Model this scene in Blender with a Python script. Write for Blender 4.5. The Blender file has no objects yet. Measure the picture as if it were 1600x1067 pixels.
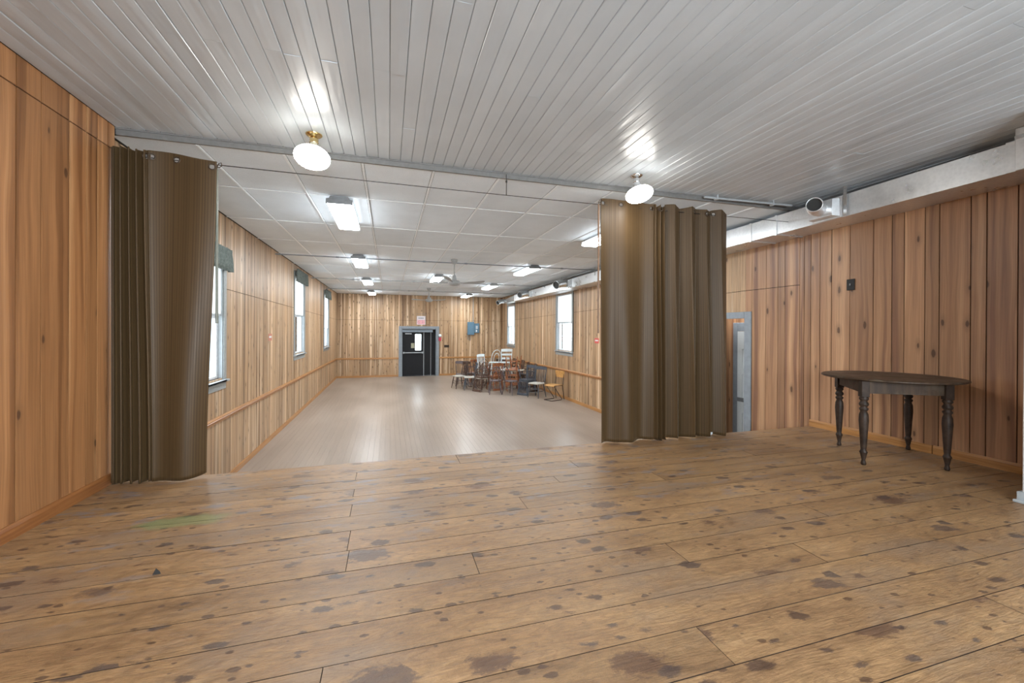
import bpy, bmesh, math, random
from mathutils import Vector, Matrix
PI = math.pi
S = bpy.context.scene
COL = S.collection
R = random.Random(7)

# ------------------------------------------------------------------ camera
FPX = 649.17
cam = bpy.data.objects.new('camera', bpy.data.cameras.new('camera'))
COL.objects.link(cam)
_r = Vector((0.95870713, -0.2843481, 0.00517691)); _u = Vector((-0.00443922, 0.00323869, 0.9999849)); _f = Vector((0.28436058, 0.95871563, -0.00184267))
cam.matrix_world = Matrix(((_r.x, _u.x, -_f.x, 0), (_r.y, _u.y, -_f.y, 0), (_r.z, _u.z, -_f.z, 0), (0, 0, 0, 1)))
cam.data.sensor_width = 36; cam.data.lens = FPX / 1600 * 36
cam.data.shift_y = -17.0 / 1600; cam.data.clip_start = 0.05; cam.data.clip_end = 400
S.camera = cam
S.view_settings.view_transform = 'Standard'; S.view_settings.look = 'None'
S.view_settings.exposure = 0.30; S.view_settings.gamma = 1.0; S.view_settings.use_curve_mapping = False

# ------------------------------------------------------------------ world and lights
W = bpy.data.worlds.new('World'); S.world = W; W.use_nodes = True
wn = W.node_tree.nodes; wn['Background'].inputs['Color'].default_value = (0.86, 0.93, 1.0, 1); wn['Background'].inputs['Strength'].default_value = 7.0

def area_light(name, loc, aim, sx, sy, power, color=(1, 1, 1)):
    l = bpy.data.lights.new(name, 'AREA'); l.shape = 'RECTANGLE'; l.size = sx; l.size_y = sy; l.energy = power; l.color = color
    o = bpy.data.objects.new(name, l); COL.objects.link(o); o.location = loc
    o.rotation_euler = (Vector(aim) - Vector(loc)).to_track_quat('-Z', 'Y').to_euler()
    return o
# added fill lights, set outside two made-up windows behind the stage
area_light('fill_light_behind_stage', (0.2, -2.78, 0.35), (-0.6, 0, 0.2), 1.3, 1.5, 235, (0.86, 0.93, 1.0))
area_light('fill_light_behind_stage', (2.6, -2.78, 0.35), (2.0, 0, 0.0), 1.3, 1.5, 110, (0.86, 0.93, 1.0))
LAMP_E = 46.0     # fluorescent diffuser emission
BULB_E = 62.0     # flood bulb face emission

# ------------------------------------------------------------------ dimensions
XL, XR = -2.05, 5.146          # stage side walls
XH = -2.12                     # hall left wall
YE = 3.99                      # stage edge
YB = 18.98                     # hall far wall
ZS, ZC = -1.2, 1.563           # stage floor, stage ceiling
ZF, ZT = -2.088, 1.511         # hall floor, tile ceiling
YR = -2.6                      # wall behind the stage

# ------------------------------------------------------------------ material helpers
def newmat(name):
    m = bpy.data.materials.new(name); m.use_nodes = True
    nt = m.node_tree; b = nt.nodes['Principled BSDF']
    return m, nt, b
class N:
    def __init__(s, nt): s.nt = nt
    def new(s, t, **kw):
        n = s.nt.nodes.new(t)
        for k, v in kw.items(): setattr(n, k, v)
        return n
    def link(s, a, b): s.nt.links.new(a, b)
    def setin(s, sock, v):
        if isinstance(v, bpy.types.NodeSocket): s.link(v, sock)
        else: sock.default_value = v
    def math(s, op, a, b=0.0, c=None, clamp=False):
        n = s.new('ShaderNodeMath', operation=op); n.use_clamp = clamp
        s.setin(n.inputs[0], a); s.setin(n.inputs[1], b)
        if c is not None: s.setin(n.inputs[2], c)
        return n.outputs[0]
    def comb(s, x, y, z):
        n = s.new('ShaderNodeCombineXYZ')
        for i, v in enumerate((x, y, z)): s.setin(n.inputs[i], v)
        return n.outputs[0]
    def noise(s, v, scale=1, detail=3, rough=0.5, dist=0.0):
        n = s.new('ShaderNodeTexNoise'); s.link(v, n.inputs['Vector'])
        n.inputs['Scale'].default_value = scale; n.inputs['Detail'].default_value = detail
        n.inputs['Roughness'].default_value = rough; n.inputs['Distortion'].default_value = dist
        return n.outputs[0]
    def voro(s, v, scale=1, feat='F1', dim='2D'):
        n = s.new('ShaderNodeTexVoronoi', feature=feat); n.voronoi_dimensions = dim; s.link(v, n.inputs['Vector']); n.inputs['Scale'].default_value = scale
        return n
    def ramp(s, f, stops, interp='LINEAR'):
        n = s.new('ShaderNodeValToRGB'); cr = n.color_ramp; cr.interpolation = interp
        while len(cr.elements) > 1: cr.elements.remove(cr.elements[-1])
        for i, (p, c) in enumerate(stops):
            e = cr.elements[0] if i == 0 else cr.elements.new(p)
            e.position = p; e.color = (*c, 1) if len(c) == 3 else c
        s.link(f, n.inputs[0]); return n.outputs[0]
    def mr(s, f, a, b, c=0.0, d=1.0, smooth=True):
        n = s.new('ShaderNodeMapRange'); n.interpolation_type = 'SMOOTHSTEP' if smooth else 'LINEAR'
        s.link(f, n.inputs[0])
        for i, v in enumerate((a, b, c, d)): n.inputs[i + 1].default_value = v
        return n.outputs[0]
    def mix(s, f, a, b, mode='MIX'):
        n = s.new('ShaderNodeMix', data_type='RGBA', blend_type=mode)
        s.setin(n.inputs[0], f)
        for sk, v in ((n.inputs[6], a), (n.inputs[7], b)):
            if isinstance(v, bpy.types.NodeSocket): s.link(v, sk)
            else: sk.default_value = (*v, 1) if len(v) == 3 else v
        return n.outputs[2]
    def hsv(s, c, h=0.5, sa=1.0, v=1.0):
        n = s.new('ShaderNodeHueSaturation'); s.link(c, n.inputs['Color'])
        s.setin(n.inputs['Hue'], h); s.setin(n.inputs['Saturation'], sa); s.setin(n.inputs['Value'], v)
        return n.outputs[0]
    def bump(s, h, b, strength=0.3, dist=0.01):
        n = s.new('ShaderNodeBump'); n.inputs['Strength'].default_value = strength; n.inputs['Distance'].default_value = dist
        s.link(h, n.inputs['Height']); s.link(n.outputs[0], b.inputs['Normal'])
def plain(name, col, rough=0.5, metal=0.0, vary=0.12, scale=30, bump=0.0, spec=None):
    m, nt, b = newmat(name); n = N(nt)
    tc = n.new('ShaderNodeNewGeometry').outputs['Position']
    f = n.noise(tc, scale, 4, 0.6)
    lo = tuple(c * (1 - vary) for c in col); hi = tuple(min(1, c * (1 + vary)) for c in col)
    n.link(n.ramp(f, [(0.3, lo), (0.7, hi)]), b.inputs['Base Color'])
    b.inputs['Roughness'].default_value = rough; b.inputs['Metallic'].default_value = metal
    if spec is not None: b.inputs['Specular IOR Level'].default_value = spec
    if bump: n.bump(f, b, bump, 0.004)
    return m
def emit(name, col, e, base=(0.9, 0.9, 0.9)):
    m, nt, b = newmat(name)
    b.inputs['Base Color'].default_value = (*base, 1); b.inputs['Emission Color'].default_value = (*col, 1)
    b.inputs['Emission Strength'].default_value = e; b.inputs['Roughness'].default_value = 0.4
    return m

def panel_wood(name, dark, mid, light, contrast=1.0, knots=1.0, rough=0.42, kscale=2.1, redark=(0.05, 0.02, 0.01)):
    """vertical printed-grain wall planks; across = x + y, along = z; every plank gets its own offset"""
    m, nt, b = newmat(name); n = N(nt)
    g = n.new('ShaderNodeNewGeometry').outputs['Position']
    sp = n.new('ShaderNodeSeparateXYZ'); n.link(g, sp.inputs[0])
    at = n.new('ShaderNodeAttribute'); at.attribute_type = 'OBJECT'; at.attribute_name = 'seed'
    rnd = at.outputs['Fac']
    ac = n.math('ADD', n.math('ADD', sp.outputs[0], sp.outputs[1]), n.math('MULTIPLY', rnd, 57.3))
    al = n.math('ADD', sp.outputs[2], n.math('MULTIPLY', rnd, 31.7))
    # wander of the grain
    wv = n.noise(n.comb(n.math('MULTIPLY', ac, 3), n.math('MULTIPLY', al, 0.9), 0), 1, 2, 0.5)
    acw = n.math('ADD', ac, n.math('MULTIPLY', wv, 0.07))
    broad = n.noise(n.comb(n.math('MULTIPLY', acw, 13), n.math('MULTIPLY', al, 0.22), 3.0), 1, 1, 0.4)
    fine = n.noise(n.comb(n.math('MULTIPLY', acw, 75), n.math('MULTIPLY', al, 1.4), 0), 1, 4, 0.6)
    base = n.ramp(broad, [(0.32, dark), (0.47, mid), (0.56, mid), (0.66, light)])
    gr = n.mr(fine, 0.3, 0.7, 1 - 0.17 * contrast, 1 + 0.10 * contrast)
    tint = n.mr(rnd, 0, 1, 1 - 0.17 * contrast, 1 + 0.13 * contrast, False)
    col = n.hsv(base, 0.5, 1.0, n.math('MULTIPLY', gr, tint))
    # knots
    kn = n.voro(n.comb(n.math('MULTIPLY', acw, 2.6), n.math('MULTIPLY', al, 1.0), 0), kscale)
    kd = n.math('ADD', kn.outputs['Distance'], n.math('MULTIPLY', n.math('SUBTRACT', n.noise(g, 25, 2), 0.5), 0.05))
    ks = n.new('ShaderNodeSeparateXYZ'); n.link(kn.outputs['Color'], ks.inputs[0])
    on = n.math('GREATER_THAN', ks.outputs[0], 1 - 0.42 * knots)
    ksz = n.math('MULTIPLY', n.math('SUBTRACT', ks.outputs[1], 0.5), 0.05)
    kd = n.math('SUBTRACT', kd, ksz)
    core = n.math('MULTIPLY', n.mr(kd, 0.045, 0.085, 1, 0), on)
    halo = n.math('MULTIPLY', n.mr(kd, 0.05, 0.24, 1, 0), n.math('MULTIPLY', on, 0.5))
    col = n.mix(halo, col, tuple(c * 0.55 for c in mid))
    col = n.mix(n.math('MULTIPLY', core, 0.72), col, redark)
    n.link(col, b.inputs['Base Color'])
    b.inputs['Roughness'].default_value = rough
    n.bump(fine, b, 0.08, 0.002)
    return m

def stage_boards(name):
    m, nt, b = newmat(name); n = N(nt)
    g = n.new('ShaderNodeNewGeometry').outputs['Position']
    sp = n.new('ShaderNodeSeparateXYZ'); n.link(g, sp.inputs[0])
    rnd = n.new('ShaderNodeObjectInfo').outputs['Random']
    x = n.math('ADD', sp.outputs[0], n.math('MULTIPLY', rnd, 41.0)); y = sp.outputs[1]
    yo = n.math('ADD', y, n.math('MULTIPLY', rnd, 7.0))
    wv = n.noise(n.comb(n.math('MULTIPLY', x, 1.6), n.math('MULTIPLY', yo, 5), 0), 1, 2)
    yw = n.math('ADD', yo, n.math('MULTIPLY', wv, 0.09))
    grain = n.noise(n.comb(n.math('MULTIPLY', x, 3.0), n.math('MULTIPLY', yw, 90), 0), 1, 4, 0.65)
    broad = n.noise(n.comb(n.math('MULTIPLY', x, 1.3), n.math('MULTIPLY', yw, 7), 5), 1, 4, 0.6)
    mott = n.noise(n.comb(n.math('MULTIPLY', x, 14), n.math('MULTIPLY', yo, 30), 0), 1, 5, 0.75)
    col = n.ramp(broad, [(0.25, (0.185, 0.100, 0.046)), (0.42, (0.295, 0.166, 0.075)), (0.58, (0.355, 0.205, 0.091)), (0.78, (0.43, 0.265, 0.130))])
    vv = n.math('MULTIPLY', n.mr(grain, 0.3, 0.72, 0.93, 1.04), n.mr(mott, 0.30, 0.68, 0.72, 1.14))
    col = n.hsv(col, 0.5, 0.96, n.math('MULTIPLY', vv, n.mr(rnd, 0, 1, 0.90, 1.08, False)))
    # worn grey patches, world-space
    wear = n.noise(n.comb(n.math('MULTIPLY', sp.outputs[0], 1.1), n.math('MULTIPLY', y, 2.3), 1), 1, 5, 0.62)
    col = n.mix(n.mr(wear, 0.50, 0.68, 0, 0.6), col, (0.235, 0.165, 0.115))
    # curly grain rings on some boards
    rg = n.noise(n.comb(n.math('MULTIPLY', x, 1.2), n.math('MULTIPLY', yo, 6.5), 9), 1, 2, 0.5)
    rl = n.mr(n.math('SINE', n.math('MULTIPLY', rg, 150)), 0.55, 1.0, 0, 0.30)
    col = n.mix(n.math('MULTIPLY', rl, n.math('GREATER_THAN', rnd, 0.45)), col, (0.17, 0.085, 0.045))
    # dark stain blotches at three sizes
    rag = n.math('MULTIPLY', n.math('SUBTRACT', n.noise(n.comb(n.math('MULTIPLY', x, 12), n.math('MULTIPLY', yo, 24), 0), 1, 5, 0.75), 0.5), 0.68)
    for kx, ky, thr, rmx, amt, ca, cb in ((2.4, 4.2, 0.62, 0.26, 0.72, (0.085, 0.040, 0.027), (0.085, 0.060, 0.055)), (5.2, 9.5, 0.60, 0.28, 0.78, (0.060, 0.032, 0.024), (0.075, 0.058, 0.055)), (13, 22, 0.78, 0.28, 0.75, (0.065, 0.032, 0.02), (0.075, 0.045, 0.035))):
        sk_ = n.math('MULTIPLY', yo, 0.35*kx)
        st = n.voro(n.comb(n.math('ADD', n.math('MULTIPLY', x, kx), sk_), n.math('MULTIPLY', yo, ky), kx), 1.0)
        sd = n.math('ADD', st.outputs['Distance'], rag)
        sc = n.new('ShaderNodeSeparateXYZ'); n.link(st.outputs['Color'], sc.inputs[0])
        rad = n.math('MULTIPLY', n.math('POWER', sc.outputs[0], 2.0), rmx)
        blot = n.mr(n.math('SUBTRACT', sd, rad), -0.03, 0.08, 1, 0)
        blot = n.math('MULTIPLY', blot, n.math('GREATER_THAN', sc.outputs[1], thr))
        col = n.mix(n.math('MULTIPLY', blot, amt), col, n.mix(sc.outputs[2], ca, cb))
    pat = n.noise(n.comb(n.math('MULTIPLY', x, 1.7), n.math('MULTIPLY', yo, 3.0), 7), 1, 2, 0.5)
    sk = n.math('MULTIPLY', n.math('SUBTRACT', 1.0, n.mr(mott, 0.2, 0.37, 0, 1)), n.mr(pat, 0.46, 0.62, 0, 1))
    col = n.mix(n.math('MULTIPLY', sk, 0.6), col, (0.10, 0.05, 0.03))
    # long thin dark cracks
    ck = n.noise(n.comb(n.math('MULTIPLY', x, 1.6), n.math('MULTIPLY', yw, 26), 2), 1, 3, 0.6)
    ckm = n.mr(n.math('ABSOLUTE', n.math('SUBTRACT', ck, 0.66)), 0.0, 0.008, 0.65, 0)
    col = n.mix(ckm, col, (0.08, 0.04, 0.025))
    # grey window reflection and worn paint put into the colour near the stage edge, and a patch of old green paint (flat marks on the boards)
    pz = n.math('MULTIPLY', n.mr(y, 1.4, 3.4, 0.0, 1), n.mr(n.noise(n.comb(n.math('MULTIPLY', sp.outputs[0], 3.0), n.math('MULTIPLY', y, 9), 4), 1, 5, 0.7), 0.54, 0.66, 0, 1))
    col = n.mix(n.math('MULTIPLY', pz, 0.8), col, (0.20, 0.19, 0.20))
    gx = n.math('DIVIDE', n.math('ADD', sp.outputs[0], 1.22), 0.33); gy = n.math('DIVIDE', n.math('SUBTRACT', y, 3.05), 0.13)
    gd = n.math('ADD', n.math('SQRT', n.math('ADD', n.math('MULTIPLY', gx, gx), n.math('MULTIPLY', gy, gy))), n.math('MULTIPLY', n.noise(g, 9, 4), 0.9))
    col = n.mix(n.mr(gd, 0.9, 1.35, 0.55, 0), col, (0.17, 0.25, 0.11))
    n.link(col, b.inputs['Base Color'])
    n.link(n.mr(mott, 0.3, 0.7, 0.28, 0.44), b.inputs['Roughness'])
    b.inputs['Specular IOR Level'].default_value = 0.38
    h = n.math('ADD', grain, n.math('MULTIPLY', n.math('SUBTRACT', 1, sk), 0.6))
    n.bump(n.math('ADD', h, n.math('MULTIPLY', mott, 1.6)), b, 0.6, 0.005)
    return m

def trim_wood(name, lo, hi):
    m, nt, b = newmat(name); n = N(nt)
    g = n.new('ShaderNodeNewGeometry').outputs['Position']
    sp = n.new('ShaderNodeSeparateXYZ'); n.link(g, sp.inputs[0])
    f = n.noise(n.comb(n.math('MULTIPLY', n.math('ADD', sp.outputs[0], sp.outputs[1]), 2.5), 0.3, n.math('MULTIPLY', sp.outputs[2], 60)), 1, 3, 0.6)
    n.link(n.ramp(f, [(0.3, lo), (0.7, hi)]), b.inputs['Base Color']); b.inputs['Roughness'].default_value = 0.35
    return m

M = {}
M['wood_stage'] = panel_wood('stage_wall_wood', (0.25, 0.105, 0.038), (0.42, 0.195, 0.078), (0.54, 0.28, 0.125), 1.0, 0.75)
M['wood_stage_right'] = panel_wood('stage_right_wall_wood', (0.235, 0.115, 0.066), (0.40, 0.215, 0.113), (0.50, 0.290, 0.158), 1.0, 0.9)
M['wood_hall'] = panel_wood('hall_wall_wood', (0.26, 0.145, 0.072), (0.46, 0.295, 0.165), (0.72, 0.535, 0.36), 1.4, 0.9, kscale=2.6)
M['wood_far'] = panel_wood('hall_end_wall_wood', (0.24, 0.13, 0.06), (0.43, 0.27, 0.145), (0.72, 0.53, 0.35), 1.3, 1.7, kscale=2.6)
M['floor_stage'] = stage_boards('stage_floor_boards')
M['gap'] = plain('dark_gap', (0.035, 0.02, 0.012), 0.9)
M['trim'] = trim_wood('orange_pine_trim', (0.34, 0.15, 0.045), (0.50, 0.25, 0.085))
M['trim_dark'] = trim_wood('red_brown_trim', (0.24, 0.085, 0.025), (0.36, 0.15, 0.05))

def ceiling_paint():
    m, nt, b = newmat('glossy_grey_white_ceiling_paint'); n = N(nt)
    g = n.new('ShaderNodeNewGeometry').outputs['Position']
    rnd = n.new('ShaderNodeObjectInfo').outputs['Random']
    sp = n.new('ShaderNodeSeparateXYZ'); n.link(g, sp.inputs[0])
    f = n.noise(g, 40, 3, 0.6)
    dirt = n.noise(g, 1.3, 4, 0.6)
    c = n.ramp(dirt, [(0.3, (0.52, 0.565, 0.605)), (0.7, (0.59, 0.64, 0.685))])
    c = n.hsv(c, 0.5, 1.0, n.mr(rnd, 0, 1, 0.95, 1.05, False))
    n.link(c, b.inputs['Base Color'])
    b.inputs['Roughness'].default_value = 0.30
    b.inputs['Specular IOR Level'].default_value = 0.5
    h = n.noise(n.comb(n.math('ADD', n.math('MULTIPLY', sp.outputs[0], 10), n.math('MULTIPLY', rnd, 50)), n.math('MULTIPLY', sp.outputs[1], 1.3), 0), 1, 2)
    n.bump(n.math('ADD', n.math('MULTIPLY', h, 5.0), n.math('MULTIPLY', f, 0.12)), b, 0.35, 0.006)
    return m
M['ceil'] = ceiling_paint()
M['ceil_gap'] = plain('ceiling_gap_dark', (0.05, 0.047, 0.045), 0.9)

def tile_mat():
    m, nt, b = newmat('white_ceiling_tile'); n = N(nt)
    g = n.new('ShaderNodeNewGeometry').outputs['Position']; rnd = n.new('ShaderNodeObjectInfo').outputs['Random']
    f = n.noise(g, 160, 2, 0.7); st = n.noise(g, 2.0, 4, 0.6)
    c = n.ramp(f, [(0.3, (0.74, 0.81, 0.87)), (0.6, (0.83, 0.90, 0.96))])
    c = n.hsv(c, 0.5, 1.0, n.math('MULTIPLY', n.mr(rnd, 0, 1, 0.93, 1.05, False), n.mr(st, 0.3, 0.7, 0.96, 1.03)))
    n.link(c, b.inputs['Base Color']); b.inputs['Roughness'].default_value = 0.8
    n.bump(f, b, 0.25, 0.002); return m
M['tile'] = tile_mat()
M['tbar'] = plain('white_enamel_grid', (0.88, 0.92, 0.95), 0.6, 0.0, 0.05)
M['grid_gap'] = plain('tile_edge_shadow', (0.10, 0.10, 0.10), 0.8)

def hall_floor_mat():
    m, nt, b = newmat('painted_beige_hall_boards'); n = N(nt)
    g = n.new('ShaderNodeNewGeometry').outputs['Position']; rnd = n.new('ShaderNodeObjectInfo').outputs['Random']
    sp = n.new('ShaderNodeSeparateXYZ'); n.link(g, sp.inputs[0])
    big = n.noise(n.comb(n.math('MULTIPLY', sp.outputs[0], 1.0), n.math('MULTIPLY', sp.outputs[1], 0.35), 0), 1, 1.5, 0.45)
    fine = n.noise(n.comb(n.math('MULTIPLY', sp.outputs[0], 60), n.math('MULTIPLY', sp.outputs[1], 2), 0), 1, 3, 0.6)
    c = n.ramp(big, [(0.30, (0.265, 0.205, 0.160)), (0.5, (0.325, 0.262, 0.212)), (0.70, (0.375, 0.31, 0.258))])
    c = n.hsv(c, 0.5, 1.0, n.math('MULTIPLY', n.mr(rnd, 0, 1, 0.96, 1.04, False), n.mr(fine, 0.3, 0.7, 0.95, 1.04)))
    n.link(c, b.inputs['Base Color'])
    n.link(n.mr(big, 0.3, 0.7, 0.34, 0.285), b.inputs['Roughness'])
    n.bump(n.noise(n.comb(n.math('MULTIPLY', sp.outputs[0], 11), n.math('MULTIPLY', sp.outputs[1], 0.7), 0), 1, 1), b, 0.05, 0.003)
    return m
M['floor_hall'] = hall_floor_mat()

def galv():
    m, nt, b = newmat('galvanised_sheet_metal'); n = N(nt)
    g = n.new('ShaderNodeNewGeometry').outputs['Position']
    v = n.voro(g, 38, dim='3D'); f = n.noise(g, 5, 3)
    c = n.ramp(n.math('ADD', n.math('MULTIPLY', v.outputs['Distance'], 0.35), n.math('MULTIPLY', f, 0.7)), [(0.3, (0.70, 0.71, 0.72)), (0.7, (0.82, 0.83, 0.84))])
    n.link(c, b.inputs['Base Color']); b.inputs['Metallic'].default_value = 0.75
    n.link(n.mr(f, 0.3, 0.7, 0.27, 0.40), b.inputs['Roughness'])
    n.bump(n.noise(g, 2.2, 2), b, 0.25, 0.02); return m
M['galv'] = galv()
M['foil'] = plain('crinkled_foil_duct', (0.62, 0.65, 0.66), 0.25, 0.9, 0.25, 25, 0.9)
M['black'] = plain('black_interior', (0.012, 0.011, 0.010), 0.6)

def cloth_mat():
    m, nt, b = newmat('brown_striped_satin'); n = N(nt)
    uv = n.new('ShaderNodeUVMap').outputs[0]
    sp = n.new('ShaderNodeSeparateXYZ'); n.link(uv, sp.inputs[0])
    s1 = n.noise(n.comb(n.math('MULTIPLY', sp.outputs[0], 62), n.math('MULTIPLY', sp.outputs[1], 0.05), 0), 1, 2, 0.7)
    s2 = n.math('SINE', n.math('MULTIPLY', sp.outputs[0], 330))
    st = n.math('ADD', n.math('MULTIPLY', s1, 0.75), n.math('MULTIPLY', n.mr(s2, -0.6, 0.6), 0.12))
    n.link(n.ramp(st, [(0.3, (0.052, 0.029, 0.0105)), (0.5, (0.078, 0.045, 0.018)), (0.75, (0.116, 0.072, 0.031))]), b.inputs['Base Color'])
    n.link(n.mr(st, 0.3, 0.7, 0.55, 0.40), b.inputs['Roughness'])
    b.inputs['Sheen Weight'].default_value = 0.1; b.inputs['Sheen Tint'].default_value = (0.6, 0.5, 0.35, 1)
    b.inputs['Specular IOR Level'].default_value = 0.3
    wv = n.noise(uv, 700, 2); n.bump(wv, b, 0.1, 0.001)
    return m
M['cloth'] = cloth_mat()
M['grommet'] = plain('dark_bronze_grommet', (0.07, 0.05, 0.035), 0.35, 0.7)
M['wire'] = plain('dark_steel_cable', (0.05, 0.05, 0.05), 0.4, 0.8)
M['wand'] = plain('green_grey_rod', (0.16, 0.17, 0.14), 0.35)
M['wand_brown'] = plain('brown_rod', (0.20, 0.11, 0.06), 0.35)
M['brass'] = plain('polished_brass', (0.78, 0.60, 0.30), 0.18, 1.0, 0.05)
M['chrome'] = plain('chrome', (0.78, 0.78, 0.78), 0.15, 1.0, 0.05)
M['bulb'] = emit('lit_bulb_face', (1.0, 0.97, 0.9), BULB_E)
M['bulb_neck'] = plain('pearl_glass_neck', (0.75, 0.70, 0.55), 0.25, 0.0, 0.04)
M['bulb_neck_grey'] = plain('grey_pearl_glass_neck', (0.62, 0.62, 0.62), 0.25, 0.0, 0.04)
M['lens'] = emit('lit_acrylic_diffuser', (0.90, 0.96, 1.0), LAMP_E)
M['lens_dim'] = emit('acrylic_diffuser_side', (0.90, 0.96, 1.0), 4.0)
M['grey_metal'] = plain('grey_fixture_metal', (0.22, 0.23, 0.24), 0.45, 0.3)
M['white_metal'] = plain('white_enamel', (0.62, 0.62, 0.62), 0.35)
M['fan_grey'] = plain('pale_grey_fan_enamel', (0.36, 0.37, 0.37), 0.45)
M['grey_trim'] = plain('grey_painted_trim', (0.24, 0.27, 0.30), 0.45, 0, 0.1, 14)
M['lgrey_trim'] = plain('light_grey_painted_trim', (0.40, 0.43, 0.45), 0.45, 0, 0.08, 14)
M['win_grey'] = plain('grey_window_casing', (0.30, 0.315, 0.31), 0.5)
M['win_white'] = plain('white_vinyl_sash', (0.72, 0.74, 0.76), 0.4)
M['white_paint'] = plain('white_wall_paint', (0.62, 0.62, 0.61), 0.5, 0, 0.04, 8)
M['door_black'] = plain('black_door_paint', (0.012, 0.012, 0.014), 0.55, spec=0.25)
M['door_white'] = plain('white_door_paint', (0.60, 0.64, 0.65), 0.4, 0, 0.03)
M['valance'] = plain('grey_green_valance_cloth', (0.13, 0.155, 0.14), 0.8, 0, 0.35, 35)
M['blue_box'] = plain('blue_grey_electrical_enamel', (0.085, 0.16, 0.22), 0.4)
M['table'] = None
def shade_mat():
    m, nt, b = newmat('white_roller_blind'); n = N(nt)
    b.inputs['Base Color'].default_value = (0.82, 0.80, 0.78, 1); b.inputs['Roughness'].default_value = 0.8
    t = n.new('ShaderNodeBsdfTranslucent'); t.inputs[0].default_value = (0.85, 0.83, 0.81, 1)
    mx = n.new('ShaderNodeMixShader'); mx.inputs[0].default_value = 0.6
    n.link(b.outputs[0], mx.inputs[1]); n.link(t.outputs[0], mx.inputs[2])
    n.link(mx.outputs[0], nt.nodes['Material Output'].inputs[0]); return m
M['shade'] = shade_mat()
def glass_mat():
    m, nt, b = newmat('window_glass'); n = N(nt)
    t = n.new('ShaderNodeBsdfTransparent'); t.inputs[0].default_value = (0.95, 0.98, 0.98, 1)
    gl = n.new('ShaderNodeBsdfGlossy'); gl.inputs['Roughness'].default_value = 0.02
    lw = n.new('ShaderNodeLayerWeight'); lw.inputs[0].default_value = 0.2
    mx = n.new('ShaderNodeMixShader'); n.link(n.mr(lw.outputs['Facing'], 0.0, 1.0, 0.04, 0.22), mx.inputs[0]); n.link(t.outputs[0], mx.inputs[1]); n.link(gl.outputs[0], mx.inputs[2])
    n.link(mx.outputs[0], nt.nodes['Material Output'].inputs[0]); return m
M['glass'] = glass_mat()
def table_wood():
    m, nt, b = newmat('weathered_dark_table_wood'); n = N(nt)
    tc = n.new('ShaderNodeTexCoord').outputs['Object']
    mp = n.new('ShaderNodeMapping'); mp.inputs['Scale'].default_value = (2.5, 45, 2.5); mp.inputs['Rotation'].default_value = (0, 0, 0.5); n.link(tc, mp.inputs[0])
    f = n.noise(mp.outputs[0], 1, 4, 0.65); wr = n.noise(tc, 6, 4, 0.65)
    c = n.ramp(f, [(0.3, (0.030, 0.017, 0.010)), (0.7, (0.082, 0.047, 0.026))])
    c = n.mix(n.mr(wr, 0.5, 0.68, 0, 0.55), c, (0.125, 0.10, 0.072))
    n.link(c, b.inputs['Base Color']); n.link(n.mr(wr, 0.3, 0.7, 0.42, 0.6), b.inputs['Roughness']); b.inputs['Specular IOR Level'].default_value = 0.35
    n.bump(f, b, 0.3, 0.003); return m
M['table'] = table_wood()
M['table_leg'] = plain('dark_turned_leg_wood', (0.036, 0.022, 0.015), 0.5, 0, 0.5, 22, 0.2, spec=0.3)

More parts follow.
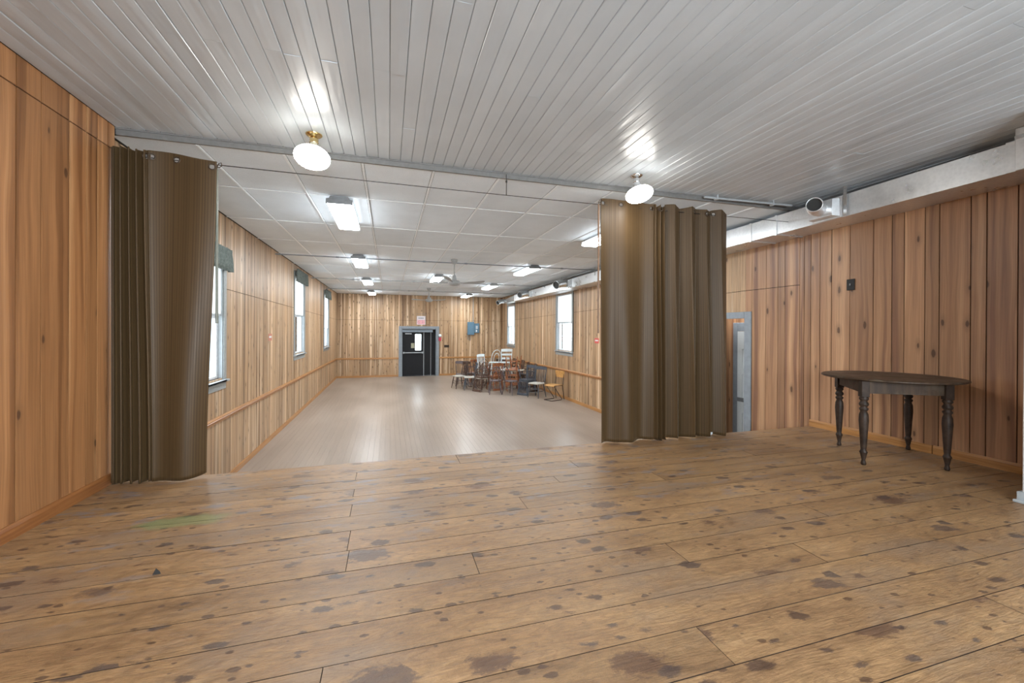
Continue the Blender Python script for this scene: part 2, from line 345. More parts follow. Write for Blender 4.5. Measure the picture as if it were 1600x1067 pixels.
# ------------------------------------------------------------------ mesh helpers
class MB:
    def __init__(s): s.v = []; s.f = []; s.sm = []
    def add(s, v, f, smooth=False):
        o = len(s.v); s.v += [tuple(p) for p in v]; s.f += [tuple(i + o for i in q) for q in f]; s.sm += [smooth] * len(f); return s
    def box(s, x0, x1, y0, y1, z0, z1, ch=0.0):
        if ch <= 0:
            v = [(x0,y0,z0),(x1,y0,z0),(x1,y1,z0),(x0,y1,z0),(x0,y0,z1),(x1,y0,z1),(x1,y1,z1),(x0,y1,z1)]
            return s.add(v, [(3,2,1,0),(4,5,6,7),(0,1,5,4),(1,2,6,5),(2,3,7,6),(3,0,4,7)])
        bm = bmesh.new(); bmesh.ops.create_cube(bm, size=1)
        for q in bm.verts: q.co = Vector(((x0+x1)/2+q.co.x*(x1-x0), (y0+y1)/2+q.co.y*(y1-y0), (z0+z1)/2+q.co.z*(z1-z0)))
        bmesh.ops.bevel(bm, geom=bm.edges[:], offset=ch, segments=1, affect='EDGES')
        bm.verts.index_update(); s.add([q.co[:] for q in bm.verts], [[q.index for q in f.verts] for f in bm.faces]); bm.free(); return s
    def obox(s, c, ex, ey, ez, hx, hy, hz):
        c, ex, ey, ez = map(Vector, (c, ex, ey, ez))
        v = [c + ex*hx*a + ey*hy*b + ez*hz*d for d in (-1,1) for a, b in ((-1,-1),(1,-1),(1,1),(-1,1))]
        return s.add(v, [(3,2,1,0),(4,5,6,7),(0,1,5,4),(1,2,6,5),(2,3,7,6),(3,0,4,7)])
    def bar(s, a, b, w, h, up=(0,0,1)):
        a, b = Vector(a), Vector(b); d = (b-a); L = d.length; d.normalize()
        up = Vector(up); sd = d.cross(up)
        if sd.length < 1e-4: sd = d.cross(Vector((0,1,0)))
        sd.normalize(); up = sd.cross(d)
        return s.obox((a+b)/2, d, sd, up, L/2, w/2, h/2)
    def tube(s, pts, r, n=8, cap=True):
        pts = [Vector(p) for p in pts]; rr = r if isinstance(r, (list, tuple)) else [r]*len(pts)
        vs = []; fs = []; prev = None
        for i, p in enumerate(pts):
            t = (pts[min(i+1, len(pts)-1)] - pts[max(i-1, 0)])
            if t.length < 1e-9: t = Vector((0,0,1))
            t.normalize()
            if prev is None:
                a = t.cross(Vector((0,0,1)))
                if a.length < 1e-3: a = t.cross(Vector((0,1,0)))
            else:
                a = prev - t*prev.dot(t)
                if a.length < 1e-4: a = t.cross(Vector((0,1,0)))
            a.normalize(); prev = a; b = t.cross(a)
            for k in range(n):
                th = 2*PI*k/n; vs.append(p + (a*math.cos(th) + b*math.sin(th))*rr[i])
        for i in range(len(pts)-1):
            for k in range(n):
                k2 = (k+1) % n; fs.append((i*n+k, i*n+k2, (i+1)*n+k2, (i+1)*n+k))
        s.add(vs, fs, True)
        if cap: s.add(vs[:n], [tuple(range(n))[::-1]]); s.add(vs[-n:], [tuple(range(n))])
        return s
    def lathe(s, prof, c=(0,0,0), n=20, axis=None, cap=True):
        c = Vector(c); q = Vector(axis or (0,0,1)).to_track_quat('Z', 'Y'); vs = []; fs = []
        for r, z in prof:
            for k in range(n):
                th = 2*PI*k/n; vs.append(c + q @ Vector((r*math.cos(th), r*math.sin(th), z)))
        for i in range(len(prof)-1):
            for k in range(n):
                k2 = (k+1) % n; fs.append((i*n+k, i*n+k2, (i+1)*n+k2, (i+1)*n+k))
        s.add(vs, fs, True)
        if cap:
            if prof[0][0] > 1e-4: s.add(vs[:n], [tuple(range(n))[::-1]])
            if prof[-1][0] > 1e-4: s.add(vs[-n:], [tuple(range(n))])
        return s
    def prism(s, prof, a, b, close=True):
        """profile of (x,z) pairs extruded along y from a to b"""
        n = len(prof); v = [(x, a, z) for x, z in prof] + [(x, b, z) for x, z in prof]
        f = [(i, (i+1) % n, n+(i+1) % n, n+i) for i in range(n)]
        return s.add(v, f + [tuple(range(n))[::-1], tuple(range(n, 2*n))])
    def mesh(s, name):
        me = bpy.data.meshes.new(name); me.from_pydata(s.v, [], s.f)
        me.polygons.foreach_set('use_smooth', s.sm)
        bm = bmesh.new(); bm.from_mesh(me); bmesh.ops.recalc_face_normals(bm, faces=bm.faces); bm.to_mesh(me); bm.free()
        return me
def obj(name, mb, mat, parent=None, loc=None):
    me = mb.mesh(name) if isinstance(mb, MB) else mb
    if mat is not None and len(me.materials) == 0: me.materials.append(mat)
    o = bpy.data.objects.new(name, me); COL.objects.link(o)
    if parent: o.parent = parent
    if loc: o.location = loc
    return o
def inst(name, me, parent, loc=(0,0,0), scale=None, rot=None):
    o = bpy.data.objects.new(name, me); COL.objects.link(o); o.parent = parent; o.location = loc
    if scale: o.scale = scale
    if rot: o.rotation_euler = rot
    return o
def tag(o, label, cat, group=None, kind=None):
    o['label'] = label; o['category'] = cat
    if group: o['group'] = group
    if kind: o['kind'] = kind
    return o
def thing(name, label, cat, loc=(0,0,0), rotz=0, group=None, kind=None):
    o = bpy.data.objects.new(name, None); COL.objects.link(o); o.location = loc; o.rotation_euler = (0,0,rotz)
    return tag(o, label, cat, group, kind)
def struct(name, mb, mat, label, cat):
    return tag(obj(name, mb, mat), label, cat, None, 'structure')
UNIT = MB().box(0,1,0,1,0,1)
def unit_mesh(name, mat):
    me = UNIT.mesh(name); me.materials.append(mat); return me

# ------------------------------------------------------------------ stage floor
fl = MB().box(XL-0.1, XR+0.1, YR-0.1, YE-0.10, ZS-0.10, ZS-0.022)
floor_s = struct('floor', fl, M['gap'], 'raised stage floor of worn, stained wide wooden boards', 'floor')
edges = [3.99, 3.70, 3.51, 3.32, 3.17, 3.03, 2.84, 2.64, 2.405, 2.20, 2.0]
y = 1.80
while y > YR: edges.append(y); y -= 0.2
joints = {1: [-0.25, 2.9], 2: [1.6], 3: [-0.241, 3.4], 4: [1.3], 5: [-0.234, 2.14], 6: [0.9, 3.7], 7: [-0.212], 8: [-0.2, 3.3], 9: [0.433, 2.75], 10: [1.5, 4.1], 11: [2.195], 12: [-0.218, 3.077], 13: [1.2], 14: [2.6]}
plank_no = 0
for i in range(len(edges)-1):
    y1, y0 = edges[i], edges[i+1]
    xs = [XL+0.002] + sorted(joints.get(i, [R.uniform(-1, 4)])) + [XR-0.002]
    for a, b in zip(xs[:-1], xs[1:]):
        dz = R.uniform(-0.0006, 0.0006); g = 0.0019
        # rounded nosing on the front board
        prof = [(y0+g, ZS-0.022), (y0+g, ZS+dz), (y1-g, ZS+dz), (y1-g, ZS-0.022)]
        if i == 0: prof = [(y0+g, ZS-0.022), (y0+g, ZS+dz), (y1-0.02, ZS+dz), (y1-0.006, ZS+dz-0.006), (y1, ZS-0.018), (y1-0.004, ZS-0.034), (y1-0.02, ZS-0.04), (y0+0.05, ZS-0.04), (y0+0.05, ZS-0.022)]
        n = len(prof); ga = 0.0016
        v = [(a+ga, p, q) for p, q in prof] + [(b-ga, p, q) for p, q in prof]
        mb = MB().add(v, [(k, (k+1) % n, n+(k+1) % n, n+k) for k in range(n)] + [tuple(range(n))[::-1], tuple(range(n, 2*n))])
        fb = obj('floor_board', mb, M['floor_stage'], floor_s); fb.data.materials.append(M['gap'])
        for pf in fb.data.polygons:
            if pf.normal.z < 0.5 and not (i == 0 and pf.normal.y > 0.2): pf.material_index = 1
riser = MB().box(XH, XR, YE-0.14, YE-0.10, ZF, ZS-0.0405)
struct('wall_front', riser, M['wood_hall'], 'wooden riser under the front edge of the stage', 'wall')

# ------------------------------------------------------------------ stage ceiling (painted tongue-and-groove boards along y)
cl = MB().box(XL-0.1, XR+0.1, YR-0.1, YE+0.0, ZC+0.018, ZC+0.12)
ceil_s = struct('ceiling', cl, M['ceil_gap'], 'glossy grey-white painted board ceiling over the stage', 'ceiling')
bw = 0.0975; k0 = int(math.floor((XL-0.01)/bw)); k1 = int(math.ceil(XR/bw))
joinY = [-1.4, -0.71, -0.04, 0.63, 1.30, 1.97, 2.635, 3.33]
fixed = {-16: [2.61], -12: [2.635], -10: [2.635], -6: [2.64], -4: [2.64], -7: [2.625], 0: [2.65], 1: [3.343], -2: [3.325], 3: [1.974], 15: [2.646], 19: [2.643]}
def board_prof(a, b, z, cup):
    c = 0.0035; s0 = 0.0011
    pr = [(a+s0, z+0.016), (a+s0, z+0.004), (a+s0+c, z)]
    for t in (0.25, 0.5, 0.75): pr.append((a + (b-a)*t, z - cup*math.sin(PI*t)))
    return pr + [(b-s0-c, z), (b-s0, z+0.004), (b-s0, z+0.016)]
for k in range(k0, k1):
    a, b = max(k*bw, XL+0.001), min((k+1)*bw, XR-0.001)
    if b-a < 0.01: continue
    js = [YR] + sorted(fixed.get(k, [] if R.random() < 0.45 else [R.choice(joinY)])) + [YE-0.004]
    if k > 20 and k % 4 == 0 and len(js) == 2: js = [YR, R.choice([1.97, 2.635, 1.30]), YE-0.004]
    for y0, y1 in zip(js[:-1], js[1:]):
        z = ZC + R.uniform(-0.0012, 0.0018); cup = R.uniform(-0.0015, 0.0018)
        obj('ceiling_board', MB().prism(board_prof(a, b, z, cup), y0+0.0009, y1-0.0009), M['ceil'], ceil_s)

# trim where the stage ceiling meets the tile ceiling
t1 = MB().box(XL+0.001, XR-0.001, YE-0.006, YE+0.026, ZC-0.012, ZC-0.0005).box(XL+0.001, XR-0.001, YE+0.002, YE+0.026, ZT-0.003, ZC-0.0121)
struct('trim_1', t1, plain('grey_edge_moulding', (0.17, 0.165, 0.16), 0.5), 'grey moulding along the ceiling edge above the curtains', 'trim')

# ------------------------------------------------------------------ hall tile ceiling
cb = MB().box(XH-0.1, XR+0.1, YE+0.027, YB+0.1, ZT+0.012, ZT+0.12)
ceil_h = struct('ceiling', cb, M['grid_gap'], 'suspended white tile ceiling over the long hall', 'ceiling')
gx = [-0.2375+0.6435*k for k in range(-3, 9)]; gx = [XH+0.005] + [q for q in gx if XH+0.1 < q < XR-0.1] + [XR-0.005]
gy = [YE+0.03] + [5.12+1.386*k for k in range(0, 11)]; gy[-1] = YB-0.005
tile_cache = {}
def tile_mesh(w, d, sag):
    key = (round(w, 3), round(d, 3), sag)
    if key in tile_cache: return tile_cache[key]
    v = []; nx, ny = 3, 5
    for j in range(ny+1):
        for i in range(nx+1):
            u, t = i/nx, j/ny
            v.append((u*w, t*d, -0.004*sag*math.sin(PI*u)*math.sin(PI*t)))
    f = [(j*(nx+1)+i, j*(nx+1)+i+1, (j+1)*(nx+1)+i+1, (j+1)*(nx+1)+i) for j in range(ny) for i in range(nx)]
    me = MB().add(v, f, True).mesh('ceiling_tile'); me.materials.append(M['tile']); tile_cache[key] = me; return me
for i in range(len(gx)-1):
    for j in range(len(gy)-1):
        w, d = gx[i+1]-gx[i]-0.030, gy[j+1]-gy[j]-0.028
        inst('ceiling_tile', tile_mesh(w, d, R.choice([0.4, 1, 2, 2.6])), ceil_h, (gx[i]+0.015, gy[j]+0.014, ZT+0.004))
rm = unit_mesh('main_runner', M['tbar'])
for q in gx[1:-1]:
    inst('main_runner', rm, ceil_h, (q-0.011, gy[0], ZT-0.003), (0.022, gy[-1]-gy[0], 0.008))
    inst('main_runner', rm, ceil_h, (q-0.004, gy[0], ZT-0.006), (0.008, gy[-1]-gy[0], 0.0031))
cm = unit_mesh('cross_tee', M['tbar'])
for q in gy[1:-1]:
    inst('cross_tee', cm, ceil_h, (gx[0], q-0.009, ZT-0.0015), (gx[-1]-gx[0], 0.018, 0.006))

# ------------------------------------------------------------------ hall floor (painted strips along y)
hf = MB().box(XH-0.1, XR+0.1, YE-0.14, YB+0.6, ZF-0.12, ZF-0.012)
floor_h = struct('floor', hf, M['gap'], 'beige painted board floor of the long lower hall', 'floor')
sw = 0.089; nx = int((XR-XH)/sw); sw = (XR-XH)/nx
sm_ = MB().prism([(0.0004, -0.012), (0.0004, -0.0012), (0.0014, 0), (sw-0.0014, 0), (sw-0.0004, -0.0012), (sw-0.0004, -0.012)], 0, 1).mesh('floor_strip'); sm_.materials.append(M['floor_hall'])
for i in range(nx):
    c = R.uniform(7, 16)
    inst('floor_strip', sm_, floor_h, (XH+i*sw, YE-0.10, ZF+R.uniform(-0.0004, 0.0004)), (1, c-(YE-0.10)-0.001, 1))
    inst('floor_strip', sm_, floor_h, (XH+i*sw, c, ZF+R.uniform(-0.0004, 0.0004)), (1, YB-c, 1))

# ------------------------------------------------------------------ walls
def holes_box(mb, axis, wall0, wall1, a0, a1, z0, z1, holes):
    """solid wall slab with rectangular holes; axis='x' wall lies in a plane of constant x and runs along y"""
    cuts = sorted(set([a0, a1] + [h[0] for h in holes] + [h[1] for h in holes]))
    for p, q in zip(cuts[:-1], cuts[1:]):
        hs = [h for h in holes if h[0] <= p+1e-6 and h[1] >= q-1e-6]
        spans = [(z0, z1)] if not hs else [(z0, hs[0][2]), (hs[0][3], z1)]
        for s0, s1 in spans:
            if s1-s0 < 1e-4: continue
            if axis == 'x': mb.box(wall0, wall1, p, q, s0, s1)
            else: mb.box(p, q, wall0, wall1, s0, s1)
    return mb
SHEET = [0.13, 0.205, 0.10, 0.165, 0.235, 0.115, 0.15, 0.09]   # random-width grooves that repeat every sheet
def plank_edges(a0, a1, start=0, pre=None):
    e = [a0]; k = start; x = a0
    while True:
        x += SHEET[k % len(SHEET)]; k += 1
        if x > a1-0.04: break
        e.append(x)
    return e + [a1]
def planks(wall, axis, face, out, es, z0, z1, holes, mat, jz=None, rail=True, gap=0.0042, name='wall_plank'):
    """planks on a wall; face = coordinate of visible surface, out = +1/-1 direction out of the room"""
    me = unit_mesh(name, mat); t = 0.010
    for p, q in zip(es[:-1], es[1:]):
        segs = [(z0, z1)]; seed = R.random()
        for h in holes:
            if h[0] < q-0.01 and h[1] > p+0.01:
                segs = [s for a, b in segs for s in ((a, min(b, h[2])), (max(a, h[3]), b)) if s[1]-s[0] > 0.01]
        if jz:
            zj = jz((p+q)/2)
            if zj is not None:
                ns = []
                for a, b in segs:
                    if a < zj-0.02 < b-0.04: ns += [(a, zj-0.004), (zj+0.004, b)]
                    else: ns.append((a, b))
                segs = ns
        for a, b in segs:
            off = R.uniform(0, 0.0012)
            f0 = face + off*out; lo = min(f0, face+t*out)
            # planks cut partly by a hole in width keep full width: casing covers the joint
            if axis == 'x': pl = inst(name, me, wall, (lo, p+gap/2, a), (abs(face+t*out-f0), q-p-gap, b-a))
            else: pl = inst(name, me, wall, (p+gap/2, lo, a), (q-p-gap, abs(face+t*out-f0), b-a))
            pl['seed'] = seed

# windows (y0,y1,z0,z1) openings
WL = [(5.36, 6.40, -0.66, 0.98), (10.78, 11.92, -0.60, 1.25), (15.40, 16.52, -0.62, 1.22)]
WR = [(11.17, 12.30, -0.63, 1.10), (16.95, 18.02, -0.63, 1.06)]
DR = (5.0, 6.02, ZF, 0.20)         # doorway in the right wall just beyond the stage
# left wall, stage part
sl = MB().box(XL-0.16, XL-0.0105, YR-0.1, YE, ZS-0.1, ZC+0.1)
wsl = struct('wall_left', sl, M['gap'], 'plank-panelled wall at the left side of the stage', 'wall')
es = [3.985, 3.900, 3.786, 3.671, 3.506, 3.271, 3.093]
y = 3.093; k = 3
while y > YR+0.15: y -= SHEET[k % 8]+0.02; k += 1; es.append(y)
es[-1] = YR; es = es[::-1]
planks(wsl, 'x', XL, -1, es, ZS, ZC, [], M['wood_stage'], lambda q: 1.38, gap=0.0085)
# left wall, hall part
hl = holes_box(MB(), 'x', XH-0.22, XH-0.0105, YE, YB+0.1, ZF-0.1, ZT+0.1, WL)
whl = struct('wall_left', hl, M['gap'], 'long knotty plank wall with three windows, left side of the hall', 'wall')
planks(whl, 'x', XH, -1, plank_edges(YE, YB), ZF, ZT, WL, M['wood_hall'], lambda q: 0.605-0.0108*q)
# right wall (stage + hall)
hr = holes_box(MB(), 'x', XR+0.0105, XR+0.20, YR-0.1, YB+0.1, ZF-0.1, ZC+0.1, WR+[(DR[0], DR[1], ZF-0.1, DR[3])])
whr = struct('wall_right', hr, M['gap'], 'plank-panelled right wall running from the stage into the hall', 'wall')
es = [1.79, 1.98, 2.173, 2.367, 2.474, 2.702, 2.816, 2.991, 3.101, 3.278, 3.522, 3.730, 3.873, 4.078, 4.139]
planks(whr, 'x', XR, 1, es[:13], ZS, ZC, [], M['wood_stage_right'], gap=0.0085)
planks(whr, 'x', XR, 1, [3.873, 3.99, 4.078, 4.139], ZF, ZT, [], M['wood_stage_right'], gap=0.0085)
planks(whr, 'x', XR, 1, [4.139, 4.35, 4.456, 4.642, 4.881, DR[0]], ZF, ZT, [], M['wood_stage_right'], lambda q: 0.607, gap=0.006)
e2 = plank_edges(DR[0], YB, 2)
planks(whr, 'x', XR, 1, e2, ZF, ZT, WR+[DR], M['wood_hall'], lambda q: 0.607-0.0148*(q-5))
# far wall
FD = (0.55, 2.07, ZF, 0.03)
hb = holes_box(MB(), 'y', YB+0.0105, YB+0.2, XH-0.1, XR+0.1, ZF-0.1, ZT+0.1, [(FD[0], FD[1], ZF-0.1, FD[3])])
whb = struct('wall_back', hb, M['gap'], 'knotty plank end wall of the hall with the black doors', 'wall')
def fix_es(es, cuts):
    for c in cuts:
        i = min(range(len(es)), key=lambda k: abs(es[k]-c)); es[i] = c
    return es
planks(whb, 'y', YB, 1, fix_es(plank_edges(XH, XR, 5), [FD[0], FD[1]]), ZF, ZT, [FD], M['wood_far'], lambda q: 0.40)
# wall behind the stage with two unseen windows added for fill light, and the white partition on the right
BW = [(-0.45, 0.85, -0.40, 1.10), (1.95, 3.25, -0.40, 1.10)]
bb = holes_box(MB(), 'y', YR-0.2, YR-0.0105, XL-0.15, XR+0.15, ZS-0.1, ZC+0.1, BW)
wbk = struct('wall_front', bb, M['gap'], 'plank wall behind the stage', 'wall')
planks(wbk, 'y', YR, -1, fix_es(plank_edges(XL, XR, 1), [BW[0][0], BW[0][1], BW[1][0], BW[1][1]]), ZS, ZC, BW, M['wood_stage_right'])
for i, h in enumerate(BW):
    mb = MB().box(h[0]-0.09, h[0], YR, YR+0.02, h[2]-0.1, h[3]+0.1).box(h[1], h[1]+0.09, YR, YR+0.02, h[2]-0.1, h[3]+0.1).box(h[0], h[1], YR, YR+0.02, h[3], h[3]+0.1).box(h[0]-0.1, h[1]+0.1, YR, YR+0.06, h[2]-0.06, h[2]-0.001)
    w_ = struct('window_%d' % (6+i), mb, M['win_grey'], 'unseen window added behind the stage for fill light, %s of the pair' % ('left' if i == 0 else 'right'), 'window')
    obj('pane', MB().box(h[0], h[1], YR-0.10, YR-0.094, h[2], h[3]), M['glass'], w_)
wp = MB().box(4.30, XR+0.002, YR, 1.785, ZS-0.02, ZC+0.015)
wpo = struct('wall_right', wp, M['white_paint'], 'white painted partition at the far right edge of the stage', 'wall')
bbp = MB().box(4.275, 4.2995, YR, 1.795, ZS, ZS+0.075, 0.004).box(4.25, 4.276, YR, 1.815, ZS, ZS+0.02, 0.004).box(4.275, 4.42, 1.786, 1.806, ZS, ZS+0.075, 0.004)
tag(obj('baseboard_right', bbp, M['lgrey_trim']), 'grey-white baseboard and shoe moulding on the white partition', 'baseboard', None, 'structure')

# baseboards, chair rail
def board_x(x, sgn, y0, y1, z0, h, t, z0b=None, steps=1):
    """trim on a wall of constant x; sgn = direction into the room; slopes from z0 to z0b"""
    z1 = z0 if z0b is None else z0b; e = x+sgn*t; m_ = x+sgn*t*0.55
    v = []
    for yy, zz in ((y0, z0), (y1, z1)):
        v += [(x, yy, zz), (e, yy, zz), (e, yy, zz+h*0.75), (m_, yy, zz+h), (x, yy, zz+h)]
    return MB().add(v, [(i, (i+1) % 5, 5+(i+1) % 5, 5+i) for i in range(5)] + [(4,3,2,1,0), (5,6,7,8,9)])
def baseb(name, mb, mat, label): return struct(name, mb, mat, label, 'baseboard')
baseb('baseboard_left', board_x(XL+0.0005, 1, YR, 3.93, ZS, 0.085, 0.016), M['trim_dark'], 'reddish wooden baseboard along the left stage wall')
baseb('baseboard_left', board_x(XH+0.0005, 1, YE, YB, ZF, 0.085, 0.018), M['trim'], 'orange pine baseboard along the left hall wall')
baseb('baseboard_right', board_x(XR-0.0005, -1, 2.745, YE+0.0, ZS, 0.085, 0.014), M['trim'], 'orange wooden baseboard on the right stage wall, far piece by the stage edge')
baseb('baseboard_right', board_x(XR-0.0005, -1, 1.80, 2.735, ZS, 0.085, 0.016), M['trim'], 'wooden baseboard on the right stage wall, near piece behind the table')
baseb('baseboard_right', board_x(XR-0.0005, -1, DR[1]+0.1, YB, ZF, 0.085, 0.018), M['trim'], 'orange pine baseboard along the right hall wall')
mbb = MB().box(XH+0.02, FD[0]-0.14, YB-0.018, YB-0.0005, ZF, ZF+0.085, 0.003).box(FD[1]+0.13, XR-0.02, YB-0.018, YB-0.0005, ZF, ZF+0.085, 0.003)
baseb('baseboard_back', mbb, M['trim'], 'orange pine baseboard along the hall end wall')
def rail(name, x, sgn, y0, y1, za, zb, label):
    o = struct(name, board_x(x, sgn, y0, y1, za-0.035, 0.075, 0.022, zb-0.035), M['trim'], label, 'chair rail')
    obj('bead', board_x(x+sgn*0.0221, sgn, y0, y1, za-0.012, 0.022, 0.012, zb-0.012), M['trim_dark'], o)
rail('trim_2', XH+0.0005, 1, YE, YB-0.03, -1.165, -1.277, 'orange wooden chair rail along the left hall wall')
rail('trim_3', XR-0.0005, -1, DR[1]+0.1, YB-0.03, -1.19, -1.277, 'orange wooden chair rail along the right hall wall')
for i, (a, b) in enumerate(((XH+0.001, FD[0]-0.13), (FD[1]+0.12, XR-0.001))):
    struct('trim_%d' % (4+i), MB().box(a, b, YB-0.022, YB-0.0005, -1.31, -1.24, 0.004), M['trim'], 'orange chair rail on the end wall, %s the black doors' % ('left of' if i == 0 else 'right of'), 'chair rail')

# ------------------------------------------------------------------ windows
def window(idx, x, sgn, h, label, shade_z, vtop, vlab, slab, vdrop=0.30, deep=0.16):
    y0, y1, z0, z1 = h; out = -sgn
    t = 0.018; cw = 0.085
    mb = MB()
    for a, b in ((y0-cw, y0), (y1, y1+cw)): mb.box(min(x, x+sgn*t), max(x, x+sgn*t), a, b, z0-0.02, z1+0.02, 0.003)
    mb.box(min(x, x+sgn*t), max(x, x+sgn*t), y0-cw, y1+cw, z1+0.0205, z1+0.11, 0.003)
    mb.box(min(x, x+sgn*0.014), max(x, x+sgn*0.014), y0-cw, y1+cw, z0-0.145, z0-0.05, 0.003)   # apron
    w = struct('window_%d' % idx, mb, M['win_grey'], label, 'window')
    o1, o0 = x+out*deep, x
    lo, hi = min(o0, o1), max(o0, o1)
    obj('window_sill', MB().box(min(x+sgn*0.055, o1), max(x+sgn*0.055, o1), y0+0.0005, y1-0.0005, z0-0.045, z0-0.0205).box(min(x+sgn*0.055, x+sgn*0.0002), max(x+sgn*0.055, x+sgn*0.0002), y0-cw-0.02, y1+cw+0.02, z0-0.047, z0-0.0202, 0.003), M['lgrey_trim'], w)
    obj('jamb', MB().box(lo, hi, y0+0.0005, y0+0.014, z0-0.02, z1).box(lo, hi, y1-0.014, y1-0.0005, z0-0.02, z1).box(lo, hi, y0+0.014, y1-0.014, z1-0.014, z1), M['lgrey_trim'], w)
    zm = (z0+z1)/2
    for nm, a, b, dx in (('lower_sash', z0-0.02, zm+0.02, 0.055), ('upper_sash', zm-0.02, z1-0.014, 0.095)):
        xa = x+out*dx; xb = xa+out*0.035; l2, h2 = min(xa, xb), max(xa, xb); f = 0.05
        sb = MB().box(l2, h2, y0+0.015, y0+0.015+f, a, b).box(l2, h2, y1-0.015-f, y1-0.015, a, b).box(l2, h2, y0+0.015+f, y1-0.015-f, a, a+f).box(l2, h2, y0+0.015+f, y1-0.015-f, b-f, b)
        so = obj(nm, sb, M['win_white'], w)
        xm = (l2+h2)/2
        obj('pane', MB().box(xm-0.003, xm+0.003, y0+0.066, y1-0.066, a+f+0.001, b-f-0.001), M['glass'], so)
    # blind: own thing
    xs = x+out*0.018
    bl = thing('roller_blind', slab, 'blind', (xs, (y0+y1)/2, shade_z))
    hgt = z1-0.03-shade_z; wd = (y1-y0)/2-0.02
    obj('blind_cloth', MB().box(-0.0015, 0.0015, -wd, wd, 0.012, hgt), M['shade'], bl)
    obj('hem_bar', MB().box(-0.006, 0.006, -wd, wd, -0.012, 0.0115, 0.002), M['lgrey_trim'], bl)
    obj('roller', MB().tube([(0, -wd, hgt+0.006), (0, wd, hgt+0.006)], 0.012, 8), M['white_metal'], bl)
    if vtop:
        v = thing('valance', vlab, 'valance', (x+sgn*0.075, (y0+y1)/2, vtop))
        hw = (y1-y0)/2+0.10; nn = 64; vs = []; 
        for j, (dz, amp) in enumerate(((0.0, 0.006), (-0.03, 0.010), (-0.045, 0.006), (-vdrop*0.6, 0.020), (-vdrop, 0.026))):
            for i in range(nn+1):
                s_ = -hw+2*hw*i/nn; vs.append((amp*math.sin(s_*62+j*0.25)+0.004*math.sin(s_*19), s_, dz+0.004*math.sin(s_*31)))
        fs = [(j*(nn+1)+i, j*(nn+1)+i+1, (j+1)*(nn+1)+i+1, (j+1)*(nn+1)+i) for j in range(4) for i in range(nn)]
        vo = obj('ruffle', MB().add(vs, fs, True), M['valance'], v); sd = vo.modifiers.new('solid', 'SOLIDIFY'); sd.thickness = 0.004
        obj('curtain_rod', MB().tube([(-sgn*0.074, -hw-0.01, -0.038), (-sgn*0.02, -hw-0.01, -0.038), (-sgn*0.018, hw+0.01, -0.038), (-sgn*0.074, hw+0.01, -0.038)], 0.005, 6), M['white_metal'], v)
    return w
window(1, XH, 1, WL[0], 'left hall window nearest the stage, grey casing and white sash', 0.18, 1.06, 'grey-green ruffled valance over the left window nearest the stage', 'white roller blind in the left window nearest the stage')
window(2, XH, 1, WL[1], 'middle window of the left hall wall', 0.33, 1.41, 'dark grey-green valance over the middle left window', 'white roller blind half down in the middle left window')
window(3, XH, 1, WL[2], 'left hall window farthest from the stage', 0.02, 1.36, 'small dark valance over the farthest left window', 'white roller blind in the farthest left window')
window(4, XR, -1, WR[0], 'right hall window nearer the stage, under the duct', 0.24, None, '', 'white roller blind in the nearer right window')
window(5, XR, -1, WR[1], 'right hall window near the end wall', 0.14, None, '', 'white roller blind in the right window near the end wall')
# outside ground, whitened as an added reflector to bounce light into the hall
gm = plain('white_bounce_ground', (0.80, 0.84, 0.88), 0.9, 0, 0.15, 0.4)
tag(obj('ground', MB().box(-60, 70, -50, 90, -2.9, -2.6), gm), 'ground outside the windows, whitened to bounce light indoors', 'ground', None, 'structure')

# ------------------------------------------------------------------ far double doors
dm = MB().box(FD[0]-0.13, FD[0], YB-0.025, YB+0.001, ZF, FD[3]+0.11, 0.004).box(FD[1], FD[1]+0.115, YB-0.025, YB+0.001, ZF, FD[3]+0.11, 0.004).box(FD[0], FD[1], YB-0.0249, YB+0.001, FD[3]+0.001, FD[3]+0.11, 0.004)
dr = struct('door_1', dm, M['grey_trim'], 'black double exit doors in a grey frame at the end of the hall', 'door')
obj('jamb', MB().box(FD[0]+0.0005, FD[0]+0.03, YB+0.001, YB+0.30, ZF, FD[3]-0.0005).box(FD[1]-0.03, FD[1]-0.0005, YB+0.001, YB+0.30, ZF, FD[3]-0.0005).box(FD[0]+0.03, FD[1]-0.03, YB+0.001, YB+0.30, FD[3]-0.03, FD[3]-0.0005), M['grey_trim'], dr)
obj('header_bar', MB().box(FD[0]+0.031, FD[1]-0.16, YB+0.03, YB+0.12, FD[3]-0.16, FD[3]-0.05, 0.005), plain('blue_grey_header', (0.22, 0.26, 0.30), 0.7), dr)
dz1 = FD[3]-0.165
lf = obj('door_leaf', holes_box(MB(), 'y', YB+0.14, YB+0.185, FD[0]+0.035, 1.505, ZF+0.01, dz1, [(1.14, 1.40, -0.94, -0.22)]), M['door_black'], dr)
obj('pane', MB().box(1.1405, 1.3995, YB+0.155, YB+0.16, -0.9395, -0.2205), M['glass'], lf)
obj('push_bar', MB().tube([(FD[0]+0.07, YB+0.09, -1.05), (1.48, YB+0.09, -1.05)], 0.022, 8).box(FD[0]+0.06, FD[0]+0.12, YB+0.08, YB+0.139, -1.09, -1.01).box(1.43, 1.49, YB+0.08, YB+0.139, -1.09, -1.01), M['lgrey_trim'], lf)
obj('door_closer', MB().box(0.70, 0.98, YB+0.085, YB+0.139, dz1-0.09, dz1-0.03, 0.006), M['lgrey_trim'], lf)
obj('notice', MB().box(0.96, 1.10, YB+0.134, YB+0.1395, -0.84, -0.62), plain('yellow_notice', (0.38, 0.36, 0.25), 0.5, 0, 0.4, 60), lf)
rf = obj('door_leaf', MB().box(1.53, 2.035, YB+0.17, YB+0.215, ZF+0.01, dz1), M['door_black'], dr)
